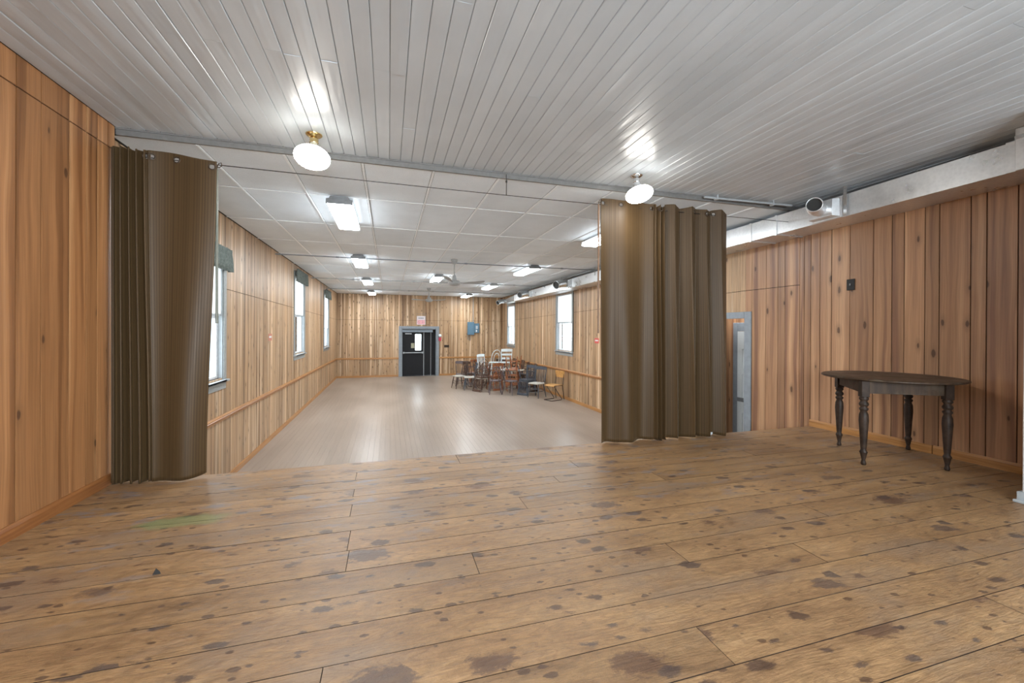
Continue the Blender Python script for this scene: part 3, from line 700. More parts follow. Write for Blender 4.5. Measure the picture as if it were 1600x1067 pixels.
obj('edge_strip', MB().box(1.506, 1.529, YB+0.135, YB+0.16, ZF+0.01, dz1), M['lgrey_trim'], dr)
obj('edge_strip', MB().box(1.825, 1.84, YB+0.155, YB+0.1699, ZF+0.01, dz1), M['lgrey_trim'], dr)
struct('wall_back', MB().box(FD[0]-0.25, FD[1]+0.25, YB+0.31, YB+0.34, ZF, -1.2).box(FD[0]-0.25, 1.0, YB+0.31, YB+0.34, -1.1995, 0.3).box(1.55, FD[1]+0.25, YB+0.31, YB+0.34, -1.1995, 0.3).box(1.0, 1.55, YB+0.31, YB+0.34, -0.19, 0.3), M['gap'], 'dark porch boarding behind the black doors', 'wall')

# sign over the doors
sg = thing('wall_sign', 'small white and pink sign above the black doors', 'sign', (1.385, YB-0.001, 0.40))
obj('plate', MB().box(-0.185, 0.185, -0.012, 0, -0.19, 0.20, 0.003), plain('sign_white', (0.78, 0.72, 0.74), 0.5, 0, 0.03), sg)
obj('pink_band', MB().box(-0.165, 0.165, -0.0135, -0.0121, -0.17, 0.02), plain('sign_pink', (0.78, 0.40, 0.44), 0.5, 0, 0.3, 22), sg)
for q in range(6):
    hh = (0.030, 0.022, 0.030, 0.026, 0.030, 0.022)[q]
    obj('ink_mark', MB().box(-0.115+0.040*q, -0.089+0.040*q, -0.0135, -0.0121, 0.10-hh, 0.10+hh), plain('sign_ink', (0.20, 0.20, 0.25), 0.6) if q == 0 else bpy.data.materials['sign_ink'], sg)
obj('wire_guard', MB().tube([(-0.21, -0.05, -0.20), (-0.21, -0.05, 0.235), (0.21, -0.05, 0.235), (0.21, -0.05, -0.20)], 0.004, 6).tube([(-0.21, 0, 0.235), (-0.21, -0.05, 0.235)], 0.004, 6).tube([(0.21, 0, 0.235), (0.21, -0.05, 0.235)], 0.004, 6).tube([(-0.21, 0, 0.29), (0.21, 0, 0.29)], 0.006, 6), M['grey_metal'], sg)
# alarm bell / strobe on the door casing
al = thing('fire_alarm', 'white and red fire alarm on the right door casing', 'alarm', (2.22, YB-0.026, -0.40))
obj('strobe', MB().lathe([(0.055, 0), (0.075, 0.03), (0.05, 0.06), (0.001, 0.07)], (0, 0, 0.12), 14, (0, -1, 0)), M['win_white'], al)
obj('pull_station', MB().box(-0.055, 0.055, -0.045, 0, -0.12, 0.04, 0.006), plain('alarm_red', (0.45, 0.03, 0.06), 0.4), al)
# switch plate, blue breaker box
sp_ = thing('switch_plate', 'dark switch plate on the end wall right of the doors', 'switch', (2.53, YB-0.001, -0.76))
obj('plate', MB().box(-0.11, 0.11, -0.012, 0, -0.055, 0.055, 0.004), M['gap'], sp_)
obj('toggle', MB().box(-0.05, -0.035, -0.024, -0.012, -0.015, 0.02), M['black'], sp_); obj('toggle', MB().box(0.035, 0.05, -0.024, -0.012, -0.015, 0.02), M['black'], sp_)
bx = thing('electrical_box', 'blue-grey electrical switch box with conduit on the end wall', 'electrical box', (3.66, YB-0.001, 0.05))
obj('cabinet', MB().box(-0.19, 0.12, -0.11, 0, -0.29, 0.30, 0.008), M['blue_box'], bx)
obj('cabinet', MB().box(0.125, 0.36, -0.10, 0, -0.20, 0.24, 0.008), M['blue_box'], bx)
obj('lever', MB().box(0.19, 0.28, -0.135, -0.1005, -0.02, 0.13, 0.006), M['lgrey_trim'], bx)
obj('tag', MB().box(0.20, 0.25, -0.106, -0.1005, -0.15, -0.06), M['win_white'], bx)
obj('conduit', MB().tube([(-0.16, -0.03, -0.2905), (-0.16, -0.03, -0.50), (-0.06, -0.03, -0.55), (-0.06, -0.03, -0.2905)], 0.016, 8), M['grey_metal'], bx)
obj('conduit', MB().tube([(0.08, -0.03, 0.3005), (0.08, -0.03, ZT-0.06)], 0.014, 8), M['lgrey_trim'], bx)
# red labels on side walls
for nm, x, yy, z, lab, sx in (('label', XH, 8.70, -0.16, 'small faded red sign on the left hall wall', 1), ('label', XR, 9.65, -0.27, 'small red and white sign on the right hall wall by the curtain', -1)):
    l_ = thing('wall_notice', lab, 'sign', (x+sx*0.0005, yy, z))
    obj('card', MB().box(min(0, sx*0.004), max(0, sx*0.004), -0.11, 0.11, -0.065, 0.065), plain('notice_red', (0.62, 0.09, 0.08) if sx < 0 else (0.55, 0.22, 0.16), 0.5, 0, 0.1), l_)
    obj('white_band', MB().box(min(sx*0.0041, sx*0.006), max(sx*0.0041, sx*0.006), -0.08, 0.08, -0.012, 0.022), M['win_white'], l_)

# ------------------------------------------------------------------ side doorway on the right wall, vestibule and inner white door
cas = MB().box(XR-0.02, XR, DR[0]-0.12, DR[0]+0.0, ZF, DR[3]+0.09, 0.004).box(XR-0.02, XR, DR[1], DR[1]+0.10, ZF, DR[3]+0.09, 0.004).box(XR-0.0199, XR, DR[0]+0.0005, DR[1]-0.0005, DR[3]-0.01, DR[3]+0.09, 0.004)
cas.box(XR+0.0001, XR+0.20, DR[0]-0.0, DR[0]+0.018, ZF, DR[3]-0.0105).box(XR+0.0001, XR+0.20, DR[1]-0.018, DR[1], ZF, DR[3]-0.0105)
dd = struct('door_2', cas, M['grey_trim'], 'grey-cased side doorway behind the right curtain', 'door')
struct('floor', MB().box(XR+0.101, 6.6, 4.5, 7.4, ZF-0.1, ZF), M['floor_hall'], 'floor of the small side vestibule', 'floor')
vw = MB().box(6.11, 6.3, 4.5, 7.4, ZF, ZT).box(XR+0.2005, 6.11, 4.4, 4.5, ZF, ZT).box(XR+0.2005, 6.11, 7.3, 7.4, ZF, ZT).box(XR+0.2005, 6.2, 4.5, 7.3, 0.80, 0.9)
vs_ = struct('wall_right', vw, M['gap'], 'plank wall of the side vestibule seen through the doorway', 'wall')
planks(vs_, 'x', 6.10, 1, plank_edges(4.5, 7.3), ZF, 0.80, [], M['wood_stage_right'])
d3 = MB().box(6.07, 6.098, 6.06, 6.17, ZF, 0.15, 0.004).box(6.07, 6.098, 5.15, 5.25, ZF, 0.15, 0.004).box(6.0701, 6.098, 5.251, 6.059, 0.0, 0.15, 0.004)
d3o = struct('door_3', d3, M['grey_trim'], 'white panelled inner door seen through the side doorway', 'door')
lfo = obj('door_leaf', MB().box(6.06, 6.095, 5.255, 6.055, ZF+0.01, -0.005), M['door_white'], d3o)
for a, b in ((5.35, 5.61), (5.70, 5.96)):
    for c, d in ((-1.98, -1.45), (-1.20, -0.75), (-0.68, -0.30)):
        mb = MB()
        for q in ((a, b, c, c+0.02), (a, b, d-0.02, d), (a, a+0.02, c+0.02, d-0.02), (b-0.02, b, c+0.02, d-0.02)): mb.box(6.052, 6.0605, q[0], q[1], q[2], q[3])
        obj('panel_moulding', mb, M['door_white'], lfo)
obj('push_bar', MB().box(6.035, 6.0595, 5.30, 6.04, -1.26, -1.19, 0.006).box(6.02, 6.0345, 5.84, 5.90, -1.25, -1.20), M['grey_metal'], lfo)
area_light('vestibule_lamp', (5.75, 6.0, 0.74), (5.8, 6.0, -2), 0.3, 0.6, 14, (1, 1, 1))

# ------------------------------------------------------------------ switch on the right stage wall
sw_ = thing('switch_plate', 'black switch plate on the right stage wall above the table', 'switch', (XR-0.0005, 3.508, 0.545))
obj('plate', MB().box(-0.012, 0, -0.043, 0.043, -0.064, 0.064, 0.003), M['black'], sw_)
obj('toggle', MB().box(-0.022, -0.0121, -0.006, 0.006, -0.010, 0.012), M['grey_metal'], sw_)

# ------------------------------------------------------------------ curtains
ZTOP = 1.385
def curtain(label, plan_top, plan_bot, ztop, zbot, gr, nz=70, step=0.008, group=None, hem=0.0):
    """plan_*: functions s in 0..1 -> (x, y); gr: list of s for grommets"""
    base = plan_bot(0.5)
    o = thing('curtain', label, 'curtain', (base[0], base[1], ZS))
    # arc length at top
    N0 = 400; pts = [plan_top(i/N0) for i in range(N0+1)]; L = [0]
    for i in range(N0): L.append(L[-1]+math.dist(pts[i], pts[i+1]))
    ncol = int(L[-1]/step); S_ = []
    j = 0
    for c in range(ncol+1):
        t = L[-1]*c/ncol
        while j < N0-1 and L[j+1] < t: j += 1
        S_.append((j+(t-L[j])/max(1e-9, L[j+1]-L[j]))/N0)
    zs = []; z = 0.0
    while z < 0.13: zs.append(z); z += step
    H = ztop(0)-ZS
    rest = [0.13+(1-0.13/H*1.0)*0 + (H-0.13)*k/nz for k in range(nz+1)]
    zs += rest
    V = []; uv = []; q3 = Vector((base[0], base[1], ZS))
    for zi in zs:
        f = min(1, zi/H); e = f*f*(3-2*f)
        for c, s_ in enumerate(S_):
            a = Vector(plan_top(s_)); b = Vector(plan_bot(s_))
            p = a.lerp(b, e); zt, zb = ztop(s_), zbot(s_)
            zz = zt-(zt-zb)*f
            V.append(Vector((p.x, p.y, zz))-q3); uv.append((L[-1]*c/ncol, zz))
    nc = len(S_); F = []
    gi = [min(range(nc), key=lambda c: abs(S_[c]-g)) for g in gr]
    gz = 0.05
    for r_ in range(len(zs)-1):
        for c in range(nc-1):
            if zs[r_] < 0.12 and any(math.hypot((c+0.5-g)*step, (zs[r_]+zs[r_+1])/2-gz) < 0.0195 for g in gi): continue
            F.append((r_*nc+c, r_*nc+c+1, (r_+1)*nc+c+1, (r_+1)*nc+c))
    me = bpy.data.meshes.new('curtain_cloth'); me.from_pydata([v[:] for v in V], [], F); me.polygons.foreach_set('use_smooth', [True]*len(F))
    ul = me.uv_layers.new(name='UVMap')
    for lp in me.loops: ul.data[lp.index].uv = uv[lp.vertex_index]
    me.materials.append(M['cloth']); c_ = obj('curtain_cloth', me, None, o)
    sd = c_.modifiers.new('solid', 'SOLIDIFY'); sd.thickness = 0.003; sd.offset = 0
    row = min(range(len(zs)), key=lambda k: abs(zs[k]-gz))
    for g in gi:
        p = V[row*nc+g]; q = V[row*nc+min(nc-1, g+2)]-V[row*nc+max(0, g-2)]; nrm = q.cross(Vector((0,0,1))).normalized()
        prof = [(0.0185, -0.003), (0.0185, 0.003), (0.022, 0.0048), (0.027, 0.0035), (0.0285, 0), (0.027, -0.0035), (0.022, -0.0048), (0.0185, -0.003)]
        obj('grommet', MB().lathe(prof, p[:], 20, nrm[:], cap=False), M['grommet'], c_)
    return o
YC = 3.925
def fold(x0, x1, n, amp, ph=0.0, yc=YC, pw=0.0, seed=0):
    rr = random.Random(seed); off = [rr.uniform(-0.25, 0.25) for _ in range(n+3)]; am = [rr.uniform(0.7, 1.15) for _ in range(n+3)]
    def f(s_):
        u = s_*n; k = int(u); o_ = off[k]*(1-(u-k))+off[k+1]*(u-k); a_ = am[k]*(1-(u-k))+am[k+1]*(u-k)
        th = 2*PI*u+ph+o_*2.0
        return (x0+(x1-x0)*s_+pw*math.sin(2*th), yc+amp*a_*math.sin(th))
    return f
def wob(z, a, k, p=0): return lambda s_: z+a*math.sin(k*s_+p)
curtain('bunched brown satin curtain in tight folds against the left stage wall',
        fold(-2.042, -1.80, 5, 0.045, 0.5, YC-0.01, 0.008, 1), fold(-2.035, -1.75, 5, 0.058, 0.5, YC-0.015, 0.012, 1), lambda s_: 1.385-0.012*s_+0.006*math.sin(40*s_), wob(ZS+0.012, 0.006, 23), [0.97])
def flat_top(s_): return (-1.805+0.465*s_, YC-0.005+0.018*math.sin(5.2*s_+0.4)-0.02*(1-s_)**4)
def flat_bot(s_): return (-1.76+0.345*s_, YC-0.06+0.030*math.sin(6.0*s_+0.8)+0.06*s_**3)
curtain('smooth leading panel of brown curtain with three grommets, left side of stage',
        flat_top, flat_bot, lambda s_: 1.382-0.030*s_**2+0.010*math.sin(6*s_), lambda s_: ZS+0.006+0.022*s_**6, [0.05, 0.40, 0.93])
def r_top(s_): return (2.135+0.635*s_, YC+0.00+0.020*math.sin(9.5*s_+0.6))
def r_bot(s_): return (2.16+0.62*s_, YC+0.0+0.05*math.sin(9.5*s_+0.2))
curtain('wide flat brown curtain panel with grommets under the right ceiling bulb',
        r_top, r_bot, lambda s_: 1.390-0.004*s_+0.008*math.sin(11*s_), wob(ZS+0.008, 0.004, 19), [0.05, 0.36, 0.965])
def mid_top(s_): return fold(2.765, 2.93, 3, 0.034, 1.0, YC+0.01, 0.004, 5)(s_)
def mid_bot(s_): return fold(2.78, 2.92, 3, 0.045, 1.0, YC-0.02, 0.004, 5)(s_)
curtain('narrow tightly pleated brown curtain strip between the two right panels', mid_top, mid_bot, lambda s_: 1.372+0.012*math.sin(14*s_), wob(ZS+0.006, 0.004, 9), [0.5])
curtain('right-hand brown curtain with soft folds beside the side doorway',
        fold(2.95, 3.80, 4, 0.040, 2.2, YC+0.01, 0.010, 9), fold(2.95, 3.82, 4, 0.078, 2.2, YC-0.02, 0.016, 9), lambda s_: 1.392-0.008*s_+0.012*math.sin(16*s_+1.0), wob(ZS+0.012, 0.010, 21), [0.44, 0.60, 0.76])
# cable carrying the curtains
cw_ = thing('curtain_cable', 'thin dark cable strung across the stage front for the curtains', 'cable', (0, YC+0.02, 1.34))
pts = []
for i in range(41):
    t = i/40; pts.append((XL+0.002+(XR-XL-0.004)*t, 0, 0.0-0.010*math.sin(PI*t)*2+0.012*t))
obj('cable', MB().tube(pts, 0.0035, 6), M['wire'], cw_)
obj('hanger', MB().tube([(1.105, 0, ZC-1.34-0.032), (1.105, 0, -0.012)], 0.004, 6).lathe([(0.009, 0), (0.009, 0.02)], (1.105, 0, 0.11), 8), M['wire'], cw_)
for mat, x, z1, z0, lab in (('wand', -1.345, 1.31, 0.04, 'grey-green pull rod hanging at the left curtain edge'), ('wand_brown', 2.105, 1.34, -0.03, 'brown pull rod hanging at the inner edge of the right curtain')):
    w_ = thing('curtain_wand', lab, 'rod', (x, YC+0.0, z1))
    obj('rod', MB().tube([(0, 0, -0.02), (0.003, 0, z0-z1)], [0.009, 0.011], 8), M[mat], w_)
    obj('hook', MB().tube([(0, 0, -0.02), (0.0, 0, 0.0), (0.012, 0, 0.03), (0.030, 0, 0.038), (0.035, 0, 0.015), (0.018, 0, 0.0), (0, 0, 0.0)], 0.004, 6), M['grommet'], w_)

# ------------------------------------------------------------------ ceiling bulbs on the stage
def flood(x, y, metal, neck, label, tilt):
    o = thing('ceiling_bulb', label, 'ceiling light', (x, y, ZC))
    obj('base_plate', MB().lathe([(0.062, 0), (0.064, -0.004), (0.058, -0.012), (0.040, -0.024), (0.030, -0.030), (0.022, -0.034), (0.001, -0.034)], (0,0,0), 28), metal, o)
    obj('socket', MB().lathe([(0.030, -0.034), (0.034, -0.045), (0.030, -0.060), (0.036, -0.066), (0.030, -0.075)], (0,0,0), 24), metal, o)
    ax = Vector(tilt).normalized()      # direction the face looks
    c = Vector((0, 0, -0.070))
    nk = obj('bulb_neck', MB().lathe([(0.026, 0), (0.031, 0.02), (0.038, 0.05), (0.060, 0.085), (0.105, 0.125), (0.128, 0.142)], c[:], 32, ax[:], cap=False), neck, o)
    obj('bulb_face', MB().lathe([(0.128, 0.1421), (0.133, 0.150), (0.130, 0.160), (0.105, 0.175), (0.06, 0.185), (0.001, 0.188)], c[:], 32, ax[:], cap=False), M['bulb'], o)
flood(-0.583, 3.66, M['brass'], M['bulb_neck'], 'lit round flood bulb on a brass ceiling socket, left', (-0.02, -0.42, -1))
flood(2.385, 3.66, M['chrome'], M['bulb_neck_grey'], 'lit round flood bulb on a chrome ceiling socket, right', (-0.02, -0.40, -1))
flood(-0.35, -0.95, M['chrome'], M['bulb_neck_grey'], 'unseen flood bulb added behind the camera for fill light, left', (0, 0, -1))  # this pair is added out of view to brighten the stage
flood(2.385, -0.95, M['chrome'], M['bulb_neck_grey'], 'unseen flood bulb added behind the camera for fill light, right', (0, 0, -1))

# ------------------------------------------------------------------ fluorescent fixtures
def fluor(x, y0, label, L=1.27, W_=0.28):
    o = thing('fluorescent_light', label, 'ceiling light', (x, y0, ZT-0.006), 0, 'fluorescent ceiling fixtures in the hall')
    h = W_/2
    obj('housing', MB().prism([(-0.085, 0), (-0.085, -0.030), (-h+0.01, -0.034), (h-0.01, -0.034), (0.085, -0.030), (0.085, 0)], 0.012, L-0.012), M['white_metal'], o)
    for a in (0, L-0.011):
        obj('end_cap', MB().prism([(-0.095, -0.001), (-0.11, -0.028), (-h, -0.034), (-h-0.003, -0.088), (h+0.003, -0.088), (h, -0.034), (0.11, -0.028), (0.095, -0.001)], a, a+0.011), M['grey_metal'], o)
    obj('side_skirt', MB().prism([(-h+0.004, -0.0345), (-h+0.002, -0.074), (-h+0.008, -0.074), (-h+0.010, -0.0345)], 0.0115, L-0.0115).prism([(h-0.004, -0.0345), (h-0.002, -0.074), (h-0.008, -0.074), (h-0.010, -0.0345)], 0.0115, L-0.0115), M['lens_dim'], o)
    obj('diffuser', MB().prism([(-h+0.003, -0.0745), (-h+0.02, -0.092), (h-0.02, -0.092), (h-0.003, -0.0745)], 0.0115, L-0.0115), M['lens'], o)
ordn = ['nearest the stage', 'second from the stage', 'third from the stage', 'last before the end wall']
for i, yy in enumerate((5.08, 8.93, 12.82, 16.88)):
    fluor((-0.545, -0.60, -0.63, -0.66)[i], yy, 'boxy fluorescent light in the left ceiling row, %s' % ordn[i])
for i, yy in enumerate((5.10, 9.08, 13.1, 17.05)):
    fluor((3.24, 3.24, 3.27, 3.2)[i], yy, 'boxy fluorescent light in the right ceiling row, %s' % ordn[i])
fluor(1.31, 11.38, 'boxy fluorescent light in the ceiling centre behind the near fan')

# ------------------------------------------------------------------ ceiling fans
def fan(x, y, zh, r, rot, label):
    o = thing('ceiling_fan', label, 'fan', (x, y, ZT-0.006))
    d = zh-(ZT-0.006)
    obj('canopy', MB().lathe([(0.075, 0), (0.07, -0.03), (0.045, -0.09), (0.03, -0.10)], (0,0,0), 20), M['fan_grey'], o)
    obj('downrod', MB().tube([(0,0,-0.09), (0,0,d+0.10)], 0.012, 10), M['fan_grey'], o)
    obj('motor', MB().lathe([(0.03, 0.17), (0.045, 0.10), (0.05, 0.06), (0.11, 0.045), (0.13, 0.02), (0.13, -0.02), (0.10, -0.045), (0.05, -0.06), (0.001, -0.062)], (0,0,d), 24), M['fan_grey'], o)
    for k in range(3):
        a = rot+k*2*PI/3; ex = Vector((math.cos(a), math.sin(a), 0)); ey = Vector((-ex.y, ex.x, 0)); v = []
        rs = [0.12, 0.2, 0.32, 0.5*r+0.1, 0.8*r, 0.95*r, r]; ws = [0.02, 0.02, 0.05, 0.062, 0.07, 0.065, 0.035]
        for q, w_ in zip(rs, ws):
            dz = d+0.01+0.05*(q/r)**2
            for s_, tz in ((-1, 0.010), (1, -0.010)):
                for th in (0.006, -0.006):
                    p = ex*q+ey*w_*s_; v.append((p.x, p.y, dz+tz*(w_/0.05)+th))
        f = []
        for i in range(len(rs)-1):
            b = i*4; c = b+4; f += [(b, b+2, c+2, c), (b+1, c+1, c+3, b+3), (b, c, c+1, b+1), (b+2, b+3, c+3, c+2)]
        n4 = (len(rs)-1)*4; f += [(0, 1, 3, 2), (n4, n4+2, n4+3, n4+1)]
        obj('fan_blade', MB().add(v, f), M['fan_grey'], o)
fan(1.345, 8.92, 1.00, 0.68, 0.10, 'grey three-blade ceiling fan on a downrod, nearer the stage')
fan(1.40, 15.4, 1.06, 0.70, 0.45, 'pale three-blade ceiling fan near the end wall')

# ------------------------------------------------------------------ tie rods across the hall
for yy, z, lab, r_ in ((9.05, 1.45, 'thin pipe across the hall ceiling nearest the stage', 0.012), (12.94, 1.45, 'white pipe across the hall ceiling, middle', 0.016), (16.1, 1.45, 'white pipe across the hall ceiling near the end wall', 0.016)):
    o = thing('ceiling_pipe', lab, 'pipe', (0, yy, z))
    obj('pipe', MB().tube([(XH+0.001, 0, 0), (XR-0.001, 0, 0)], r_, 8), M['lgrey_trim'] if yy > 10 else M['grey_trim'], o)
    for q in (-1.0, 0.72, 1.62, 3.9):
        obj('coupling', MB().tube([(q-0.03, 0, 0), (q+0.03, 0, 0)], r_*1.6, 8), M['lgrey_trim'] if yy > 10 else M['grey_trim'], o)
sp2 = thing('ceiling_pipe', 'pale pipe under the stage ceiling edge running to the duct', 'pipe', (0, YE-0.06, ZC-0.035))
obj('pipe', MB().tube([(3.45, 0, 0), (4.69, -0.05, 0)], 0.013, 8), M['lgrey_trim'], sp2)
obj('bracket', MB().box(3.60, 3.62, -0.03, 0.02, -0.02, 0.034), M['lgrey_trim'], sp2); obj('bracket', MB().box(4.40, 4.42, -0.05, 0.0, -0.02, 0.034), M['lgrey_trim'], sp2)

# ------------------------------------------------------------------ duct along the right wall
duct = thing('air_duct', 'long rectangular galvanised air duct high on the right wall', 'duct', (XR, 1.98, 1.25))
def dz(yy): return 1.262-0.0155*(min(yy, 9.5)-1.98) - 0.003*max(0, yy-9.5)
def dxx(yy): return 4.700+0.012*max(0, min(yy, 5)-3) - (0.02 if yy > 5 else 0)
segs = [1.98, 4.11, 4.50, 6.3, 8.6, 11.1, 13.6, 15.6]
for a, b in zip(segs[:-1], segs[1:]):
    H = 0.235
    v = []
    for yy in (a+0.001, b-0.001):
        x0 = dxx(yy); z0 = dz(yy); v += [(x0, yy, z0), (XR-0.002, yy, z0), (XR-0.002, yy, z0+H), (x0, yy, z0+H)]
    o = duct
    s_ = obj('duct_section', MB().add([Vector(q)-Vector((XR, 1.98, 1.25)) for q in v], [(0,1,2,3), (7,6,5,4), (0,3,7,4), (3,2,6,7), (1,0,4,5), (2,1,5,6)]), M['galv'], duct)
    if b < 15:
        x0 = dxx(b); z0 = dz(b); ox, oy, oz = XR, 1.98, 1.25
        mb = MB().box(x0-0.012-ox, x0-0.0005-ox, b-0.014-oy, b+0.014-oy, z0-0.012-oz, z0+H+0.006-oz).box(x0-ox, -0.003, b-0.014-oy, b+0.014-oy, z0-0.012-oz, z0-0.0005-oz)
        obj('drive_cleat', mb, M['galv'], duct)
# tapered tail at the far end
ta = MB(); v = []
for yy, x0, x1, z0, z1 in ((15.6, 4.74, XR-0.002, dz(15.6), dz(15.6)+0.235), (17.6, 4.80, XR-0.05, dz(15.6)+0.02, dz(15.6)+0.16)):
    v += [(x0-XR, yy-1.98, z0-1.25), (x1-XR, yy-1.98, z0-1.25), (x1-XR, yy-1.98, z1-1.25), (x0-XR, yy-1.98, z1-1.25)]
obj('duct_tail', ta.add(v, [(0,1,2,3), (7,6,5,4), (0,3,7,4), (3,2,6,7), (1,0,4,5), (2,1,5,6)]), M['foil'], duct)
rs_ = MB().box(4.60-XR, -0.002, 1.787-1.98, -0.016, -0.012, ZC-0.001-1.25, 0.004)
ro = obj('duct_riser', rs_, M['galv'], duct)
obj('strap', MB().box(4.592-XR, 4.60-XR, 1.79-1.98, -0.018, 0.225, 0.255), M['chrome'], duct)
obj('end_flange', MB().box(4.684-XR, 4.694-XR, 0.0, 0.07, 0.008, 0.248), M['galv'], duct)
for yy in (3.26, 8.9, 10.9, 13.5):
    zt = ZC if yy < YE else ZT-0.006
    xa = dxx(yy)-0.017
    obj('hanger_strap', MB().box(xa-0.003-XR, xa+0.003-XR, yy-0.017-1.98, yy+0.017-1.98, dz(yy)+(0.0 if yy < 4 else 0.15)-1.25, zt-1.251), M['chrome'], duct)
obj('hanger_strap', MB().box(4.86-XR, 4.90-XR, 2.72-1.98, 2.735-1.98, dz(2.7)+0.2355-1.25, ZC-1.251), M['chrome'], duct)
# round takeoffs
def takeoff(y, L, r_, ang, label, boot=True, mat='galv', drop=0.0):
    z = dz(y)+0.115; x0 = (dxx(y) if boot else 4.792)-0.0005
    o = thing('duct_branch', label, 'duct', (x0, y, z))
    if boot:
        v = []
        for q, hy, hz in ((0, 0.15, 0.095), (-0.10, 0.13, 0.090)): v += [(q, -hy, -hz), (q, hy, -hz), (q, hy, hz), (q, -hy, hz)]
        obj('boot', MB().add(v, [(0,1,2,3), (7,6,5,4), (0,3,7,4), (3,2,6,7), (1,0,4,5), (2,1,5,6)]), M[mat], o)
        obj('boot_flange', MB().box(-0.012, 0.0, -0.17, -0.151, -0.112, 0.112).box(-0.012, 0, 0.151, 0.17, -0.112, 0.112).box(-0.012, 0, -0.151, 0.151, -0.112, -0.096), M[mat], o)
        st = -0.06
    else: st = 0
    d0 = Vector((-1, 0, 0)); d1 = Vector((math.cos(ang), math.sin(ang), -drop)).normalized(); pts = []; p = Vector((st, 0, 0)); n_ = 12
    for i in range(n_+1):
        t = i/n_; d = d0.lerp(d1, min(1, t*1.4)).normalized(); pts.append(p.copy()); p = p+d*L/n_
    rr = [r_*(1+0.05*((i % 3) == 0)) for i in range(n_+1)]
    obj('elbow', MB().tube(pts, rr, 22, cap=False), M[mat], o)
    d = (pts[-1]-pts[-2]).normalized()
    obj('collar_ring', MB().lathe([(r_*0.95, -0.02), (r_*1.05, -0.02), (r_*1.07, 0.004), (r_*0.97, 0.006), (r_*0.95, -0.02)], pts[-1][:], 26, d[:], cap=False), M[mat], o)
    obj('dark_mouth', MB().lathe([(r_*0.93, 0), (0.001, 0.001)], (pts[-1]-d*0.03)[:], 22, d[:], cap=False), M['black'], o)  # black disc in the open end paints the shade inside the duct
takeoff(3.47, 0.33, 0.072, PI*1.22, 'round galvanised branch with open black end on the stage duct', True, 'galv', -0.0)
takeoff(10.4, 0.42, 0.10, PI*1.18, 'shiny crinkled duct branch pointing into the hall, nearer one', True, 'foil', 0.25)
takeoff(13.6, 0.42, 0.10, PI*1.18, 'shiny crinkled duct branch pointing into the hall, farther one', True, 'foil', 0.25)
takeoff(17.35, 0.35, 0.09, PI*1.15, 'small foil duct branch at the far end of the duct', False, 'foil', 0.4)

# ------------------------------------------------------------------ table
TX, TY = 4.60, 2.785
tb = thing('round_table', 'old round dark wooden table with four turned legs on the stage', 'table', (TX, TY, ZS))
feet = [Vector((4.552, 3.212)), Vector((4.110, 2.688)), Vector((4.649, 2.378)), Vector((5.075, 2.905))]
ZTT = 0.778
rt = 0.525
tmb = MB()
NN = 64
for half in (0, 1):
    v = []; 
    ang0 = -0.52
    pts = [(rt*math.cos(ang0+PI*half+PI*i/NN), rt*math.sin(ang0+PI*half+PI*i/NN)) for i in range(NN+1)]
    nrm = Vector((-math.sin(ang0+PI*half), math.cos(ang0+PI*half)))*0.0012
    prof = [(0.975, -0.022), (1.0, -0.015), (1.0, -0.006), (0.985, 0.0)]
    rows = [[(p[0]*s_+nrm.x, p[1]*s_+nrm.y, ZTT+dz_) for p in pts] for s_, dz_ in prof]
    V = [q for r_ in rows for q in r_]; n1 = NN+1; F = [(j*n1+i, j*n1+i+1, (j+1)*n1+i+1, (j+1)*n1+i) for j in range(3) for i in range(NN)]
    F += [tuple(range(n1))[::-1], tuple(range(3*n1, 4*n1)), tuple(j*n1 for j in range(4)), tuple(j*n1+NN for j in range(4))[::-1]]
    obj('tabletop_half', MB().add(V, F), M['table'], tb)
lp = [f - Vector((TX, TY)) for f in feet]
for i in range(4):
    a, b = lp[i], lp[(i+1) % 4]; d = (b-a).normalized()
    a2, b2 = a+d*0.027, b-d*0.027
    obj('apron', MB().bar((a2.x, a2.y, ZTT-0.0225-0.055), (b2.x, b2.y, ZTT-0.0225-0.055), 0.022, 0.109), M['table'], tb)
leg_prof = [(0.0, 0.0), (0.016, 0.0), (0.021, 0.012), (0.017, 0.03), (0.014, 0.045), (0.026, 0.105), (0.031, 0.115), (0.024, 0.13), (0.020, 0.14), (0.023, 0.16), (0.031, 0.30), (0.037, 0.40), (0.034, 0.455), (0.024, 0.485), (0.034, 0.50), (0.034, 0.512), (0.022, 0.522), (0.033, 0.535), (0.037, 0.55), (0.030, 0.565), (0.024, 0.575), (0.034, 0.590), (0.036, 0.60), (0.030, 0.612), (0.030, 0.616)]
lm = MB().lathe(leg_prof, (0,0,0), 20); lm.box(-0.031, 0.031, -0.031, 0.031, 0.613, ZTT-0.0225, 0.003)
lme = lm.mesh('leg'); lme.materials.append(M['table_leg'])
dxy = (lp[2]-lp[1]).normalized(); rz = math.atan2(dxy.y, dxy.x)
for i in range(4): inst('leg', lme, tb, (lp[i].x, lp[i].y, 0.0), None, (0, 0, rz))

